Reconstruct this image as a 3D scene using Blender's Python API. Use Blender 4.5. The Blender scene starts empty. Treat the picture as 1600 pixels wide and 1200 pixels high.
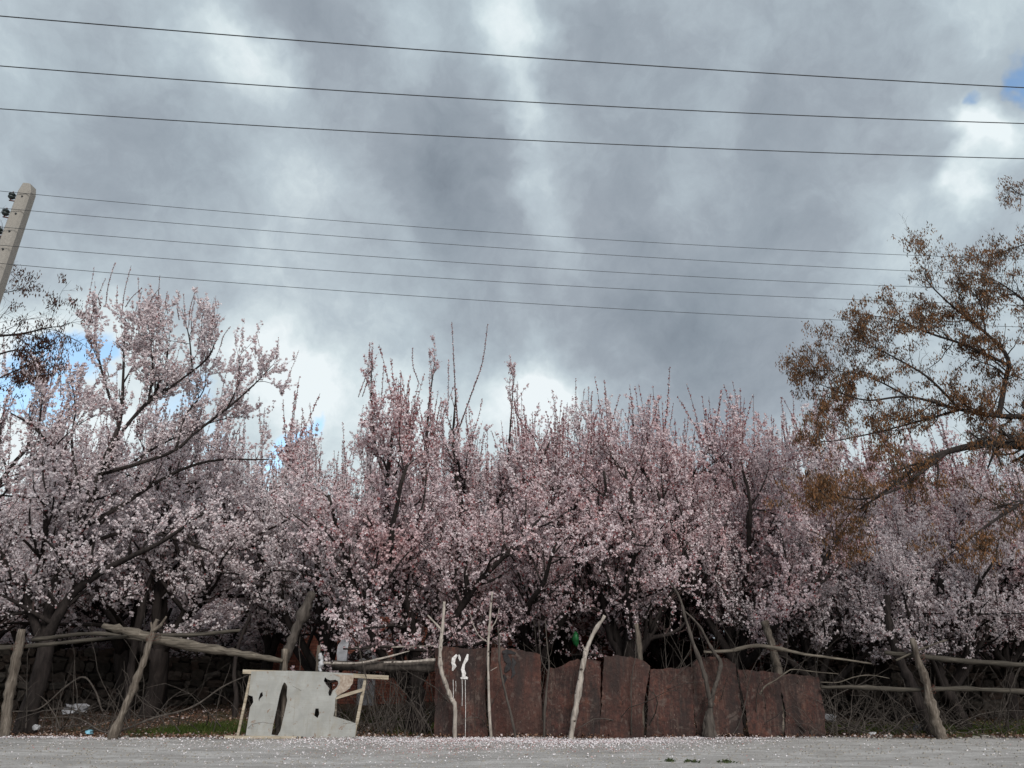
import bpy, math, random
import numpy as np
from mathutils import Vector

# ------------------------------------------------------------------ camera, sky, sun, exposure
SC = bpy.context.scene
COL = SC.collection
F = 1202.0                     # focal length in photograph pixels (1600 wide)
PITCH = math.radians(19.5)
CAMZ = 1.5
cam = bpy.data.cameras.new("camera"); camo = bpy.data.objects.new("camera", cam); COL.objects.link(camo)
cam.sensor_width = 36; cam.lens = F / 1600 * 36
cam.clip_start = 0.05; cam.clip_end = 2000
camo.location = (0, 0, CAMZ); camo.rotation_euler = (math.radians(90) + PITCH, 0, 0)
SC.camera = camo
SC.view_settings.view_transform = 'Standard'; SC.view_settings.look = 'None'
SC.view_settings.gamma = 1; SC.view_settings.use_curve_mapping = False
SC.view_settings.exposure = 1.2
SC.cycles.max_bounces = 5; SC.cycles.diffuse_bounces = 3; SC.cycles.glossy_bounces = 2
SC.cycles.transmission_bounces = 3; SC.cycles.transparent_max_bounces = 4
SUN_EL, SUN_AZ = math.radians(39), math.radians(163)   # behind the camera, to the right

def ray(px, py):
    cx = (px - 800) / F; cy = (600 - py) / F
    return np.array([cx, math.cos(PITCH) - math.sin(PITCH) * cy, math.sin(PITCH) + math.cos(PITCH) * cy])
def P(px, py, Y):
    r = ray(px, py); return np.array([0, 0, CAMZ]) + r * (Y / r[1])
def G(px, py):
    r = ray(px, py); return np.array([0, 0, CAMZ]) + r * (-CAMZ / r[2])
def PX(Y, py=900):            # photo pixels per metre at distance Y
    r = ray(800, py); return F / (Y / r[1])

class NT:
    """small helper to write node trees"""
    def __init__(s, tree): s.t = tree; s.n = tree.nodes; s.l = tree.links
    def new(s, typ, **kw):
        n = s.n.new(typ)
        for k, v in kw.items(): setattr(n, k, v)
        return n
    def put(s, sock, v):
        if v is None: return
        if isinstance(v, bpy.types.NodeSocket): s.l.new(v, sock)
        else: sock.default_value = v
    def math(s, op, a, b=None, c=None, clamp=False):
        n = s.new('ShaderNodeMath', operation=op, use_clamp=clamp)
        s.put(n.inputs[0], a); s.put(n.inputs[1], b)
        if c is not None: s.put(n.inputs[2], c)
        return n.outputs[0]
    def vmath(s, op, a, b=None, scale=None):
        n = s.new('ShaderNodeVectorMath', operation=op)
        s.put(n.inputs[0], a); s.put(n.inputs[1], b)
        if scale is not None: s.put(n.inputs['Scale'], scale)
        return n.outputs['Value'] if op in ('DOT_PRODUCT', 'LENGTH') else n.outputs['Vector']
    def noise(s, vec, scale, detail=4, rough=.55, dist=0.0, out='Fac'):
        n = s.new('ShaderNodeTexNoise')
        s.put(n.inputs['Vector'], vec); n.inputs['Scale'].default_value = scale
        n.inputs['Detail'].default_value = detail; n.inputs['Roughness'].default_value = rough
        n.inputs['Distortion'].default_value = dist
        return n.outputs[out]
    def ramp(s, fac, stops, interp='LINEAR'):
        n = s.new('ShaderNodeValToRGB'); cr = n.color_ramp; cr.interpolation = interp
        while len(cr.elements) < len(stops): cr.elements.new(.5)
        for e, (p, c) in zip(cr.elements, stops):
            e.position = p; e.color = (c, c, c, 1) if isinstance(c, (int, float)) else (*c, 1)
        s.put(n.inputs[0], fac); return n.outputs[0]
    def mix(s, fac, a, b, blend='MIX'):
        n = s.new('ShaderNodeMix', data_type='RGBA', blend_type=blend)
        s.put(n.inputs[0], fac)
        for i, v in ((6, a), (7, b)):
            if isinstance(v, tuple) and len(v) == 3: v = (*v, 1)
            s.put(n.inputs[i], v)
        return n.outputs[2]
    def mapping(s, vec, scale=(1, 1, 1), rot=(0, 0, 0)):
        n = s.new('ShaderNodeMapping'); s.put(n.inputs[0], vec)
        n.inputs['Scale'].default_value = scale; n.inputs['Rotation'].default_value = rot
        return n.outputs[0]

def lin(*c): return tuple(((v / 255 + .055) / 1.055) ** 2.4 if v > 10 else v / 255 / 12.92 for v in c)

# ---- world
W = bpy.data.worlds.new("World"); SC.world = W; W.use_nodes = True
t = NT(W.node_tree); t.n.clear()
SKY_STRENGTH = 0.05   # with the exposure above this gives the cloud colours below as seen
tc = t.new('ShaderNodeTexCoord')
D = t.vmath('NORMALIZE', tc.outputs['Generated'])
wn = t.noise(D, 3.2, 5, .6, 0, 'Color')
wn = t.vmath('SUBTRACT', wn, (.5, .5, .5))
warp = t.vmath('MULTIPLY', wn, (.15, .15, .15))
wf = t.vmath('MULTIPLY', t.vmath('SUBTRACT', t.noise(D, 13, 4, .6, 0, 'Color'), (.5, .5, .5)), (.075, .075, .075))
DW = t.vmath('NORMALIZE', t.vmath('ADD', t.vmath('ADD', D, warp), wf))
def blob(px, py, sig, amp):
    r = ray(px, py); r = r / np.linalg.norm(r)
    k = 1.0 / (math.atan(sig / F) ** 2)
    dot = t.vmath('DOT_PRODUCT', DW, tuple(float(v) for v in r))
    e = t.math('EXPONENT', t.math('MULTIPLY', t.math('SUBTRACT', dot, 1.0), k))
    return t.math('MULTIPLY', e, amp)
def total(lst):
    acc = None
    for a in lst:
        b = blob(*a); acc = b if acc is None else t.math('ADD', acc, b)
    return acc
lum = total([
    (375, 95, 38, .34), (345, 25, 34, .16), (605, 45, 50, .12), (20, 60, 60, .12), (640, 100, 34, .10), (420, 330, 60, .08), (180, 400, 90, .08),
    (812, 70, 34, .28), (822, 150, 26, .22), (830, 215, 26, .34), (838, 290, 24, .26), (880, 345, 34, .12), (790, 10, 45, .24), (500, 300, 45, .10), (455, 275, 30, .08), (610, 320, 40, .10),
    (940, 190, 50, .06), (1510, 190, 24, .42), (1560, 200, 28, .26), (1505, 285, 24, .34), (1535, 235, 34, .14), (1470, 60, 40, .14), (1430, 380, 60, .14), (1540, 30, 40, .16), (1370, 300, 50, .10), (1570, 330, 60, .04),
    (860, 625, 36, .42), (780, 640, 50, .26), (930, 610, 50, .16), (480, 590, 40, .22), (390, 560, 45, .26), (235, 530, 40, .26), (70, 495, 50, .32), (20, 640, 60, .5), (110, 640, 40, .2),
    (600, 640, 60, .28), (1100, 690, 100, .04), (150, 480, 40, .14), (1580, 450, 50, .12),
    (550, 800, 240, .14), (100, 820, 180, .3), (1430, 760, 130, .3), (800, 950, 300, .15),
    (480, 20, 60, -.18), (560, 60, 40, -.10), (650, 190, 60, -.10), (620, 250, 60, -.10), (720, 290, 60, -.20), (760, 380, 50, -.10), (920, 60, 50, -.10), (930, 150, 34, -.10), (960, 330, 50, -.06),
    (1050, 550, 110, -.24), (960, 470, 80, -.12), (700, 480, 90, -.10), (1170, 600, 90, -.18), (1000, 220, 60, -.05), (200, 180, 80, -.07), (60, 240, 70, -.07), (1250, 130, 100, -.07), (1230, 320, 70, -.09), (240, 330, 60, -.06),
])
sep = t.new('ShaderNodeSeparateXYZ'); t.put(sep.inputs[0], D)
zz = t.math('ADD', t.math('ABSOLUTE', sep.outputs[2]), .5)
cmb = t.new('ShaderNodeCombineXYZ')
t.put(cmb.inputs[0], t.math('DIVIDE', sep.outputs[0], zz)); t.put(cmb.inputs[1], t.math('DIVIDE', sep.outputs[1], zz))
CP = t.mapping(cmb.outputs[0], (1.45, 1.05, 1), (0, 0, .55))
n1 = t.noise(CP, 2.3, 7, .55, .15)
n2 = t.noise(CP, 6.5, 6, .6, .25); n3 = t.noise(DW, 12, 8, .66, .1)
b = t.math('ADD', t.math('ADD', lum, .535), t.math('ADD', t.math('MULTIPLY', t.math('SUBTRACT', n1, .5), .50), t.math('ADD', t.math('MULTIPLY', t.math('SUBTRACT', n2, .5), .42), t.math('MULTIPLY', t.math('SUBTRACT', n3, .5), .42))))
K = 8.75
def sc(c): return tuple(v * K for v in lin(*c))
mr = t.new('ShaderNodeMapRange'); t.put(mr.inputs[0], b)
rmp = t.ramp(b, [(0.0, lin(112, 122, 132)), (.22, lin(136, 147, 156)), (.45, lin(157, 168, 176)), (.68, lin(184, 198, 204)), (.86, lin(212, 226, 228)), (1.0, lin(236, 246, 246))])
hue = t.mix(t.math('MULTIPLY', t.noise(CP, 3.0, 3, .5), 1.0), (.975, 1.0, 1.03), (1.035, .985, 1.01))
cloud = t.vmath('MULTIPLY', rmp, hue)
cloud = t.vmath('SCALE', cloud, None, K)
sky = t.new('ShaderNodeTexSky', sky_type='NISHITA'); sky.sun_disc = False
sky.sun_elevation = SUN_EL; sky.sun_rotation = SUN_AZ; sky.air_density = 1.3; sky.dust_density = .3; sky.ozone_density = 2.0
skyc = t.vmath('MULTIPLY', sky.outputs[0], (1.65, 1.72, 1.72))
hole = total([(122, 540, 34, 1.15), (40, 600, 30, .9), (100, 615, 24, .6), (1618, 75, 24, .95), (1604, 130, 16, .65), (1530, 146, 11, .6), (1608, 190, 16, .8), (478, 662, 15, .8), (450, 695, 18, .6), (300, 600, 26, .45),
              (440, 730, 24, .5), (330, 690, 34, .45), (250, 640, 26, .4)])
hole = t.math('ADD', hole, t.math('MULTIPLY', t.math('SUBTRACT', t.noise(DW, 16, 5, .6), .5), .5))
hm = t.ramp(hole, [(.30, 0.0), (.72, .95)], 'EASE')
final = t.mix(hm, cloud, skyc)
bg = t.new('ShaderNodeBackground'); bg.inputs[1].default_value = SKY_STRENGTH; t.put(bg.inputs[0], final)
wo = t.new('ShaderNodeOutputWorld'); t.l.new(bg.outputs[0], wo.inputs[0])

sun = bpy.data.lights.new("sun", 'SUN'); sun.energy = 1.5; sun.angle = math.radians(28); sun.color = (1, .965, .92)
suno = bpy.data.objects.new("sun", sun); COL.objects.link(suno)
sd = Vector((math.sin(SUN_AZ) * math.cos(SUN_EL), math.cos(SUN_AZ) * math.cos(SUN_EL), math.sin(SUN_EL)))
suno.rotation_euler = (-sd).to_track_quat('-Z', 'Y').to_euler()
suno.location = (10, -10, 20)

# ------------------------------------------------------------------ materials
def material(name, build, rough=.8, spec=.3):
    m = bpy.data.materials.new(name); m.use_nodes = True
    t = NT(m.node_tree); bs = t.n['Principled BSDF']
    bs.inputs['Roughness'].default_value = rough; bs.inputs['Specular IOR Level'].default_value = spec
    tc = t.new('ShaderNodeTexCoord')
    r = build(t, tc.outputs['Object'], bs)
    if r is not None: t.put(bs.inputs['Base Color'], r if isinstance(r, bpy.types.NodeSocket) else (*r, 1))
    return m
def bump(t, bs, h, strength=.5, dist=.02):
    n = t.new('ShaderNodeBump'); n.inputs['Strength'].default_value = strength; n.inputs['Distance'].default_value = dist
    t.put(n.inputs['Height'], h); t.l.new(n.outputs[0], bs.inputs['Normal'])

def b_bark(c0, c1, sx=14, sz=3):
    def f(t, v, bs):
        m = t.mapping(v, (sx, sx, sz)); n = t.noise(m, 1.0, 6, .65, .6)
        bump(t, bs, n, .8, .02)
        return t.ramp(n, [(.3, c0), (.7, c1)])
    return f
M = {}
M['bark'] = material('dark_bark', b_bark((.012, .010, .0095), (.046, .037, .034)), .95, .15)
M['twig'] = material('twig_bark', b_bark((.03, .02, .019), (.075, .05, .046), 6, 6), .9, .2)
M['greytwig'] = material('grey_twig_bark', b_bark((.05, .046, .042), (.13, .12, .11), 6, 6), .9, .2)
M['greybark'] = material('grey_bark', b_bark((.03, .025, .022), (.11, .094, .082), 18, 3), .95, .15)
def f_pale(t, v, bs):
    n = t.noise(t.mapping(v, (20, 20, 5)), 1, 5, .6, .4); k = t.noise(t.mapping(v, (9, 9, 14)), 1, 3, .5)
    c = t.ramp(n, [(.3, (.17, .145, .125)), (.65, (.42, .375, .33))])
    bump(t, bs, n, .5, .01)
    return t.mix(t.ramp(k, [(.62, 0.0), (.70, 1.0)]), c, (.05, .04, .035))
M['palebark'] = material('pale_bark', f_pale, .9, .2)
def f_wood(c0, c1, c2):
    def f(t, v, bs):
        m = t.mapping(v, (1.2, 22, 22)); n = t.noise(m, 1.3, 6, .65, .5)
        m2 = t.noise(v, 3.0, 4, .6)
        c = t.ramp(n, [(.32, c0), (.5, c1), (.72, c2)])
        bump(t, bs, n, .9, .012)
        return t.mix(t.ramp(m2, [(.4, 0.0), (.75, .6)]), c, tuple(x * .5 for x in c1))
    return f
M['wood'] = material('weathered_wood', f_wood((.04, .033, .026), (.12, .102, .082), (.24, .21, .17)), .9, .2)
M['darkwood'] = material('old_dark_wood', f_wood((.022, .019, .015), (.062, .054, .044), (.12, .104, .085)), .9, .2)
M['palewood'] = material('pale_sawn_wood', f_wood((.22, .18, .13), (.40, .34, .26), (.52, .46, .37)), .85, .2)
def f_postwood(t, v, bs):
    n = t.noise(t.mapping(v, (26, 26, 1.6)), 1.2, 6, .65, .5); s = t.noise(t.mapping(v, (6, 6, 2.5)), 1, 4, .6)
    c = t.ramp(n, [(.3, (.045, .036, .029)), (.5, (.13, .108, .088)), (.7, (.25, .215, .18))])
    bump(t, bs, n, .9, .012)
    return t.mix(t.ramp(s, [(.5, 0.0), (.66, .75)]), c, (.05, .038, .03))
M['postwood'] = material('post_wood', f_postwood, .9, .2)
def f_rust(t, v, bs):
    oi = t.new('ShaderNodeObjectInfo')
    vv = t.vmath('ADD', v, t.vmath('SCALE', (1, 1, 1), None, t.math('MULTIPLY', oi.outputs['Random'], 37)))
    n = t.noise(vv, 2.2, 6, .6, .4); st = t.noise(t.mapping(vv, (26, 26, 1.4)), 1, 5, .6); fi = t.noise(vv, 15, 6, .7)
    pa = t.noise(vv, 1.1, 4, .6, .8); sp = t.noise(t.mapping(vv, (70, 70, 9)), 1, 3, .6)
    c = t.ramp(n, [(.3, (.020, .011, .010)), (.45, (.046, .0195, .016)), (.58, (.072, .028, .021)), (.72, (.115, .045, .029))])
    c = t.mix(t.ramp(pa, [(.46, .0), (.64, .6)]), c, (.040, .026, .022))
    c = t.mix(t.ramp(st, [(.48, 0.0), (.66, .5)]), c, (.11, .078, .062))
    c = t.mix(t.ramp(sp, [(.63, 0.0), (.70, .7)]), c, (.24, .19, .155))
    c = t.mix(t.ramp(fi, [(.38, .8), (.55, 0.0)]), c, (.018, .012, .011))
    c = t.mix(t.ramp(t.math('FRACT', t.math('MULTIPLY', oi.outputs['Random'], 7.3)), [(0.0, 0.0), (.6, .05), (1.0, .25)]), c, (.095, .040, .030))
    big = t.noise(t.mapping(vv, (3.2, 3.2, .7)), 1, 5, .6, .5)
    c = t.mix(t.ramp(big, [(.36, .75), (.5, 0.0)]), c, (.022, .016, .015))
    c = t.mix(t.ramp(t.noise(vv, 5, 6, .65, .6), [(.58, 0.0), (.64, .45)]), c, (.13, .10, .085))
    bump(t, bs, t.math('ADD', n, t.math('MULTIPLY', fi, .5)), .9, .04)
    return c
M['rust'] = material('rusted_sheet', f_rust, .82, .3)
M['paint'] = material('white_paint', lambda t, v, bs: t.ramp(t.noise(v, 24, 4, .6), [(.35, (.42, .40, .38)), (.6, (.72, .70, .68))]), .7)
M['tar'] = material('black_tar', lambda t, v, bs: t.ramp(t.noise(v, 20, 4, .6), [(.3, (.008, .008, .010)), (.7, (.03, .026, .026))]), .7)
def f_board(t, v, bs):
    n = t.noise(v, 3.5, 6, .6, .3); g = t.noise(t.mapping(v, (2.5, 1, 40)), 1, 4, .6); s = t.noise(v, 9, 5, .7)
    c = t.ramp(n, [(.3, (.25, .25, .235)), (.7, (.37, .37, .35))])
    c = t.mix(t.ramp(g, [(.4, .30), (.6, 0.0)]), c, (.27, .265, .24))
    c = t.mix(t.ramp(s, [(.60, 0.0), (.70, .8)]), c, (.24, .18, .14))
    d = t.noise(t.mapping(v, (4, 1, 1.6)), 1.3, 6, .65, .5); dr = t.noise(t.mapping(v, (16, 1, 1.2)), 1, 4, .6)
    c = t.mix(t.ramp(d, [(.52, 0.0), (.72, .6)]), c, (.27, .245, .20))
    c = t.mix(t.ramp(dr, [(.56, 0.0), (.72, .45)]), c, (.24, .225, .195))
    c = t.mix(t.ramp(t.noise(v, 6, 6, .7, .8), [(.62, 0.0), (.645, .85)]), c, (.20, .13, .09))
    bump(t, bs, g, .25, .006)
    return c
M['board'] = material('white_board', f_board, .75)
def f_road(t, v, bs):
    n = t.noise(v, .9, 6, .6, .3); f = t.noise(v, 30, 5, .7); s = t.noise(t.mapping(v, (.8, 2.6, 1)), 1.3, 8, .7, .6)
    vo = t.new('ShaderNodeTexVoronoi'); vo.inputs['Scale'].default_value = 22; t.put(vo.inputs['Vector'], v)
    c = t.ramp(n, [(.3, (.34, .33, .32)), (.7, (.50, .49, .48))])
    c = t.mix(t.ramp(s, [(.42, .55), (.6, 0.0)]), c, (.20, .188, .175))
    c = t.mix(t.ramp(f, [(.34, .7), (.48, 0.0)]), c, (.20, .187, .172))
    c = t.mix(t.ramp(vo.outputs['Distance'], [(.06, .6), (.14, 0.0)]), c, (.55, .53, .51))
    bump(t, bs, t.math('ADD', f, t.math('MULTIPLY', n, 2)), .8, .03)
    return c
M['road'] = material('packed_road', f_road, .95, .1)
def f_ground(t, v, bs):
    n = t.noise(v, 1.1, 6, .6); f = t.noise(v, 18, 5, .7)
    c = t.ramp(f, [(.3, (.028, .019, .014)), (.5, (.085, .055, .04)), (.7, (.19, .135, .10))])
    c = t.mix(t.ramp(n, [(.45, 0.0), (.65, .6)]), c, (.045, .05, .022))
    bump(t, bs, f, 1, .04)
    return c
M['ground'] = material('litter_ground', f_ground, .95, .1)
def f_brick(t, v, bs):
    oi = t.new('ShaderNodeObjectInfo'); n = t.noise(v, 14, 4, .7)
    r = t.new('ShaderNodeAttribute'); r.attribute_name = 'tint'
    k = t.math('FRACT', t.math('ADD', oi.outputs['Random'], r.outputs['Fac']))
    c = t.ramp(k, [(0.0, (.15, .05, .036)), (.5, (.23, .078, .052)), (1.0, (.31, .12, .08))])
    return t.mix(t.ramp(n, [(.4, .5), (.6, 0.0)]), c, (.075, .035, .028))
M['brick'] = material('dull_red_brick', f_brick, .9)
M['mortar'] = material('dark_mortar', lambda t, v, bs: t.ramp(t.noise(v, 6, 5, .6), [(.3, (.045, .028, .024)), (.7, (.10, .065, .052))]), .95)
def f_stone(t, v, bs):
    oi = t.new('ShaderNodeObjectInfo'); n = t.noise(v, 2.5, 5, .65)
    c = t.ramp(oi.outputs['Random'], [(0.0, (.045, .037, .031)), (.4, (.085, .071, .058)), (.75, (.10, .068, .053)), (1.0, (.145, .125, .105))])
    bump(t, bs, n, .7, .05)
    return t.mix(t.ramp(n, [(.35, .6), (.6, 0.0)]), c, (.03, .025, .021))
M['stone'] = material('rubble_stone', f_stone, .95)
M['mud'] = material('mud_mortar', lambda t, v, bs: t.ramp(t.noise(v, 4, 6, .65), [(.3, (.03, .023, .019)), (.7, (.07, .053, .043))]), .95)
def f_conc(t, v, bs):
    n = t.noise(v, 5, 6, .6); f = t.noise(v, 40, 4, .6)
    bump(t, bs, f, .4, .01)
    return t.mix(t.ramp(n, [(.4, .5), (.65, 0.0)]), t.ramp(f, [(.3, (.23, .215, .195)), (.7, (.32, .30, .27))]), (.26, .24, .21))
M['concrete'] = material('pole_concrete', f_conc, .9)
M['wire'] = material('wire_metal', lambda t, v, bs: (.035, .037, .04), .6)
M['insul'] = material('green_black_insulator', lambda t, v, bs: (.02, .03, .03), .4, .5)
M['bracket'] = material('rusty_bracket', lambda t, v, bs: t.ramp(t.noise(v, 20), [(.3, (.07, .025, .02)), (.7, (.13, .05, .035))]), .8)

def leafy(name, ramp_stops, noise_mix=None, transl=.3, rough=.6):
    m = bpy.data.materials.new(name); m.use_nodes = True; t = NT(m.node_tree); bs = t.n['Principled BSDF']
    bs.inputs['Roughness'].default_value = rough; bs.inputs['Specular IOR Level'].default_value = .15
    a = t.new('ShaderNodeAttribute'); a.attribute_name = 'tint'
    c = t.ramp(a.outputs['Fac'], ramp_stops)
    if noise_mix:
        tc = t.new('ShaderNodeTexCoord'); oi = t.new('ShaderNodeObjectInfo')
        n = t.noise(t.vmath('ADD', tc.outputs['Object'], t.vmath('SCALE', (1, 1, 1), None, t.math('MULTIPLY', oi.outputs['Random'], 20))), noise_mix[0], 3, .6)
        c = t.mix(t.ramp(n, [(noise_mix[1], 0.0), (noise_mix[1] + .2, noise_mix[3])]), c, noise_mix[2])
    t.put(bs.inputs['Base Color'], c)
    tr = t.new('ShaderNodeBsdfTranslucent'); t.put(tr.inputs[0], c)
    mx = t.new('ShaderNodeMixShader'); mx.inputs[0].default_value = transl
    t.l.new(bs.outputs[0], mx.inputs[1]); t.l.new(tr.outputs[0], mx.inputs[2])
    t.l.new(mx.outputs[0], t.n['Material Output'].inputs[0])
    return m
M['blossom'] = leafy('blossom_petals', [(0.0, (.30, .11, .11)), (.10, (.44, .25, .25)), (.16, (.68, .58, .59)), (.6, (.82, .74, .75)), (1.0, (.92, .88, .885))], None, .4)
M['blossom_pink'] = leafy('pink_blossom_petals', [(0.0, (.24, .05, .055)), (.14, (.40, .17, .17)), (.20, (.64, .50, .515)), (.65, (.80, .685, .70)), (1.0, (.91, .85, .855))],
                          (1.3, .50, (.60, .32, .31), .5), .4)
M['pod'] = leafy('dry_seed_pods', [(0.0, (.045, .034, .024)), (.3, (.11, .068, .040)), (.6, (.20, .10, .048)), (.85, (.27, .13, .055)), (1.0, (.30, .22, .12))], None, .25)
M['pod_dark'] = leafy('dark_dry_leaves', [(0.0, (.025, .014, .012)), (.6, (.075, .034, .024)), (1.0, (.11, .055, .035))], None, .2)
M['litter'] = leafy('fallen_leaves', [(0.0, (.05, .025, .018)), (.35, (.13, .065, .04)), (.6, (.20, .12, .08)), (.8, (.30, .23, .19)), (1.0, (.55, .47, .47))], None, 0)
M['petal'] = leafy('fallen_petals', [(0.0, (.30, .12, .10)), (.12, (.45, .30, .29)), (.2, (.60, .55, .56)), (1.0, (.78, .75, .77))], None, .1)
M['grass'] = leafy('short_grass', [(0.0, (.03, .045, .012)), (.6, (.06, .10, .02)), (1.0, (.13, .14, .04))], None, .3)
M['weed'] = leafy('weed_leaves', [(0.0, (.035, .05, .02)), (1.0, (.09, .11, .05))], None, .2)
M['plastic_white'] = material('white_plastic', lambda t, v, bs: (.42, .42, .43), .5)
M['plastic_blue'] = material('blue_plastic', lambda t, v, bs: t.ramp(t.noise(v, 14), [(.4, (.07, .33, .48)), (.6, (.35, .55, .62))]), .4)
M['plastic_green'] = material('green_plastic', lambda t, v, bs: t.ramp(t.noise(v, 20), [(.4, (.006, .045, .012)), (.6, (.012, .11, .03))]), .4)
M['slab'] = material('grey_slab', lambda t, v, bs: t.ramp(t.noise(v, 7, 5), [(.3, (.19, .19, .20)), (.7, (.36, .36, .38))]), .8)

# ------------------------------------------------------------------ mesh helpers
def np_mesh(name, verts, faces_list, tint=None, smooth=False):
    """faces_list: list of (n,k) int arrays"""
    me = bpy.data.meshes.new(name)
    verts = np.asarray(verts, dtype=np.float32)
    me.vertices.add(len(verts)); me.vertices.foreach_set('co', verts.ravel())
    tot = sum(f.size for f in faces_list); nf = sum(len(f) for f in faces_list)
    me.loops.add(tot); me.polygons.add(nf)
    me.loops.foreach_set('vertex_index', np.concatenate([f.ravel() for f in faces_list]).astype(np.int32))
    sizes = np.concatenate([np.full(len(f), f.shape[1]) for f in faces_list])
    starts = np.concatenate([[0], np.cumsum(sizes)[:-1]]).astype(np.int32)
    me.polygons.foreach_set('loop_start', starts)
    me.polygons.foreach_set('loop_total', sizes.astype(np.int32))
    me.polygons.foreach_set('use_smooth', np.full(nf, smooth))
    if tint is not None:
        a = me.attributes.new('tint', 'FLOAT', 'FACE'); a.data.foreach_set('value', np.asarray(tint, dtype=np.float32))
    me.update(calc_edges=True); me.validate()
    return me
def tag(o, label=None, cat=None, group=None, kind=None):
    if label: o['label'] = label
    if cat: o['category'] = cat
    if group: o['group'] = group
    if kind: o['kind'] = kind
    return o
def obj(name, me, mat, parent=None, loc=None):
    o = bpy.data.objects.new(name, me); COL.objects.link(o)
    if me is not None and mat is not None and not me.materials: me.materials.append(M[mat] if isinstance(mat, str) else mat)
    if parent is not None: o.parent = parent
    if loc is not None: o.location = loc
    return o
def empty(name, loc=(0, 0, 0)):
    o = bpy.data.objects.new(name, None); COL.objects.link(o); o.location = tuple(float(v) for v in loc); o.empty_display_size = .2
    return o
def copy_tree(o, parent=None):
    c = o.copy(); COL.objects.link(c)
    if parent is not None: c.parent = parent
    for ch in list(o.children): copy_tree(ch, c)
    return c

def tubes(branches, k=5, cap=True, jitter=0.0, rng=None):
    """branches: list of (pts(n,3), radii(n)) -> verts, [quads, caps]"""
    V = []; Q = []; T = []; base = 0
    ang = np.arange(k) * 2 * math.pi / k
    ca, sa = np.cos(ang), np.sin(ang)
    for pts, rad in branches:
        pts = np.asarray(pts, float); rad = np.asarray(rad, float)
        n = len(pts)
        tg = np.empty_like(pts); tg[1:-1] = pts[2:] - pts[:-2]; tg[0] = pts[1] - pts[0]; tg[-1] = pts[-1] - pts[-2]
        tg /= np.linalg.norm(tg, axis=1)[:, None] + 1e-9
        m = tg.mean(0); ref = np.array([1., 0, 0]) if abs(m[0]) < .6 * np.linalg.norm(m) + 1e-6 else np.array([0, 1., 0])
        if abs(m[0]) > .55 and abs(m[1]) > .55: ref = np.array([0, 0, 1.])
        u = np.cross(tg, ref); u /= np.linalg.norm(u, axis=1)[:, None] + 1e-9
        v = np.cross(tg, u)
        rr = rad[:, None] * np.ones((1, k))
        if jitter and rng is not None: rr = rr * (1 + jitter * rng.standard_normal((n, k)))
        ring = pts[:, None, :] + (u[:, None, :] * ca[None, :, None] + v[:, None, :] * sa[None, :, None]) * rr[:, :, None]
        V.append(ring.reshape(-1, 3))
        i = np.arange(n - 1)[:, None] * k + base; j = np.arange(k)[None, :]; j2 = (j + 1) % k
        Q.append(np.stack([i + j, i + j2, i + k + j2, i + k + j], -1).reshape(-1, 4))
        if cap:
            T.append(np.array([[base + q for q in range(k)][::-1]])); T.append(np.array([[base + (n - 1) * k + q for q in range(k)]]))
        base += n * k
    return np.concatenate(V), [np.concatenate(Q)] + ([np.concatenate(T)] if cap else [])
def tube_obj(name, branches, mat, parent=None, k=8, jitter=0.06, seed=1, smooth=True, origin=None):
    rng = np.random.default_rng(seed)
    v, f = tubes(branches, k, True, jitter, rng)
    if origin is not None: v = v - np.asarray(origin)
    return obj(name, np_mesh(name, v, f, smooth=smooth), mat, parent)
def smooth_line(pts, rad, n):
    """Catmull-Rom resample"""
    pts = np.asarray(pts, float); rad = np.asarray(rad, float)
    if len(pts) == 2:
        s = np.linspace(0, 1, n)[:, None]; return pts[0] * (1 - s) + pts[1] * s, np.interp(s[:, 0], [0, 1], rad)
    pp = np.vstack([2 * pts[0] - pts[1], pts, 2 * pts[-1] - pts[-2]])
    out = []; T = np.linspace(0, len(pts) - 1 - 1e-6, n)
    for tt in T:
        i = int(tt); s = tt - i; p0, p1, p2, p3 = pp[i:i + 4]
        out.append(.5 * ((2 * p1) + (-p0 + p2) * s + (2 * p0 - 5 * p1 + 4 * p2 - p3) * s * s + (-p0 + 3 * p1 - 3 * p2 + p3) * s ** 3))
    return np.array(out), np.interp(T, np.arange(len(pts)), rad)
RR = np.random.default_rng(31)
def rough(pts, rad):
    """crooked growth, knots and swellings"""
    n = len(pts); w = RR.standard_normal((n, 3)); w[1:-1] = (w[:-2] + w[1:-1] + w[2:]) / 2.2
    pts = pts + w * rad[:, None] * np.array([.09, .08, .0]); k = RR.random(n)
    return pts, rad * .86 * (1 + .10 * RR.standard_normal(n) + np.where(k > .88, .28, 0))
def pxline(pts, r, n=None, Y=None):
    """pts [(px,py,Y)], r radius in metres (scalar or list)"""
    P3 = [P(p[0], p[1], p[2] if len(p) > 2 else Y) for p in pts]
    rad = [r] * len(P3) if isinstance(r, (int, float)) else r
    return rough(*smooth_line(P3, rad, n or max(4, len(P3) * 5)))
def box_vf(cx, cy, cz, sx, sy, sz):
    x = np.array([[-1, -1, -1], [1, -1, -1], [1, 1, -1], [-1, 1, -1], [-1, -1, 1], [1, -1, 1], [1, 1, 1], [-1, 1, 1]]) * .5
    f = np.array([[0, 3, 2, 1], [4, 5, 6, 7], [0, 1, 5, 4], [1, 2, 6, 5], [2, 3, 7, 6], [3, 0, 4, 7]])
    return x * np.array([sx, sy, sz]) + np.array([cx, cy, cz]), f
def boxes_mesh(name, arr, tint=None):
    V = []; Fc = []
    for i, a in enumerate(arr):
        v, f = box_vf(*a[:6]); V.append(v); Fc.append(f + 8 * i)
    tt = None if tint is None else np.repeat(tint, 6)
    return np_mesh(name, np.concatenate(V), [np.concatenate(Fc)], tt)
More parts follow.
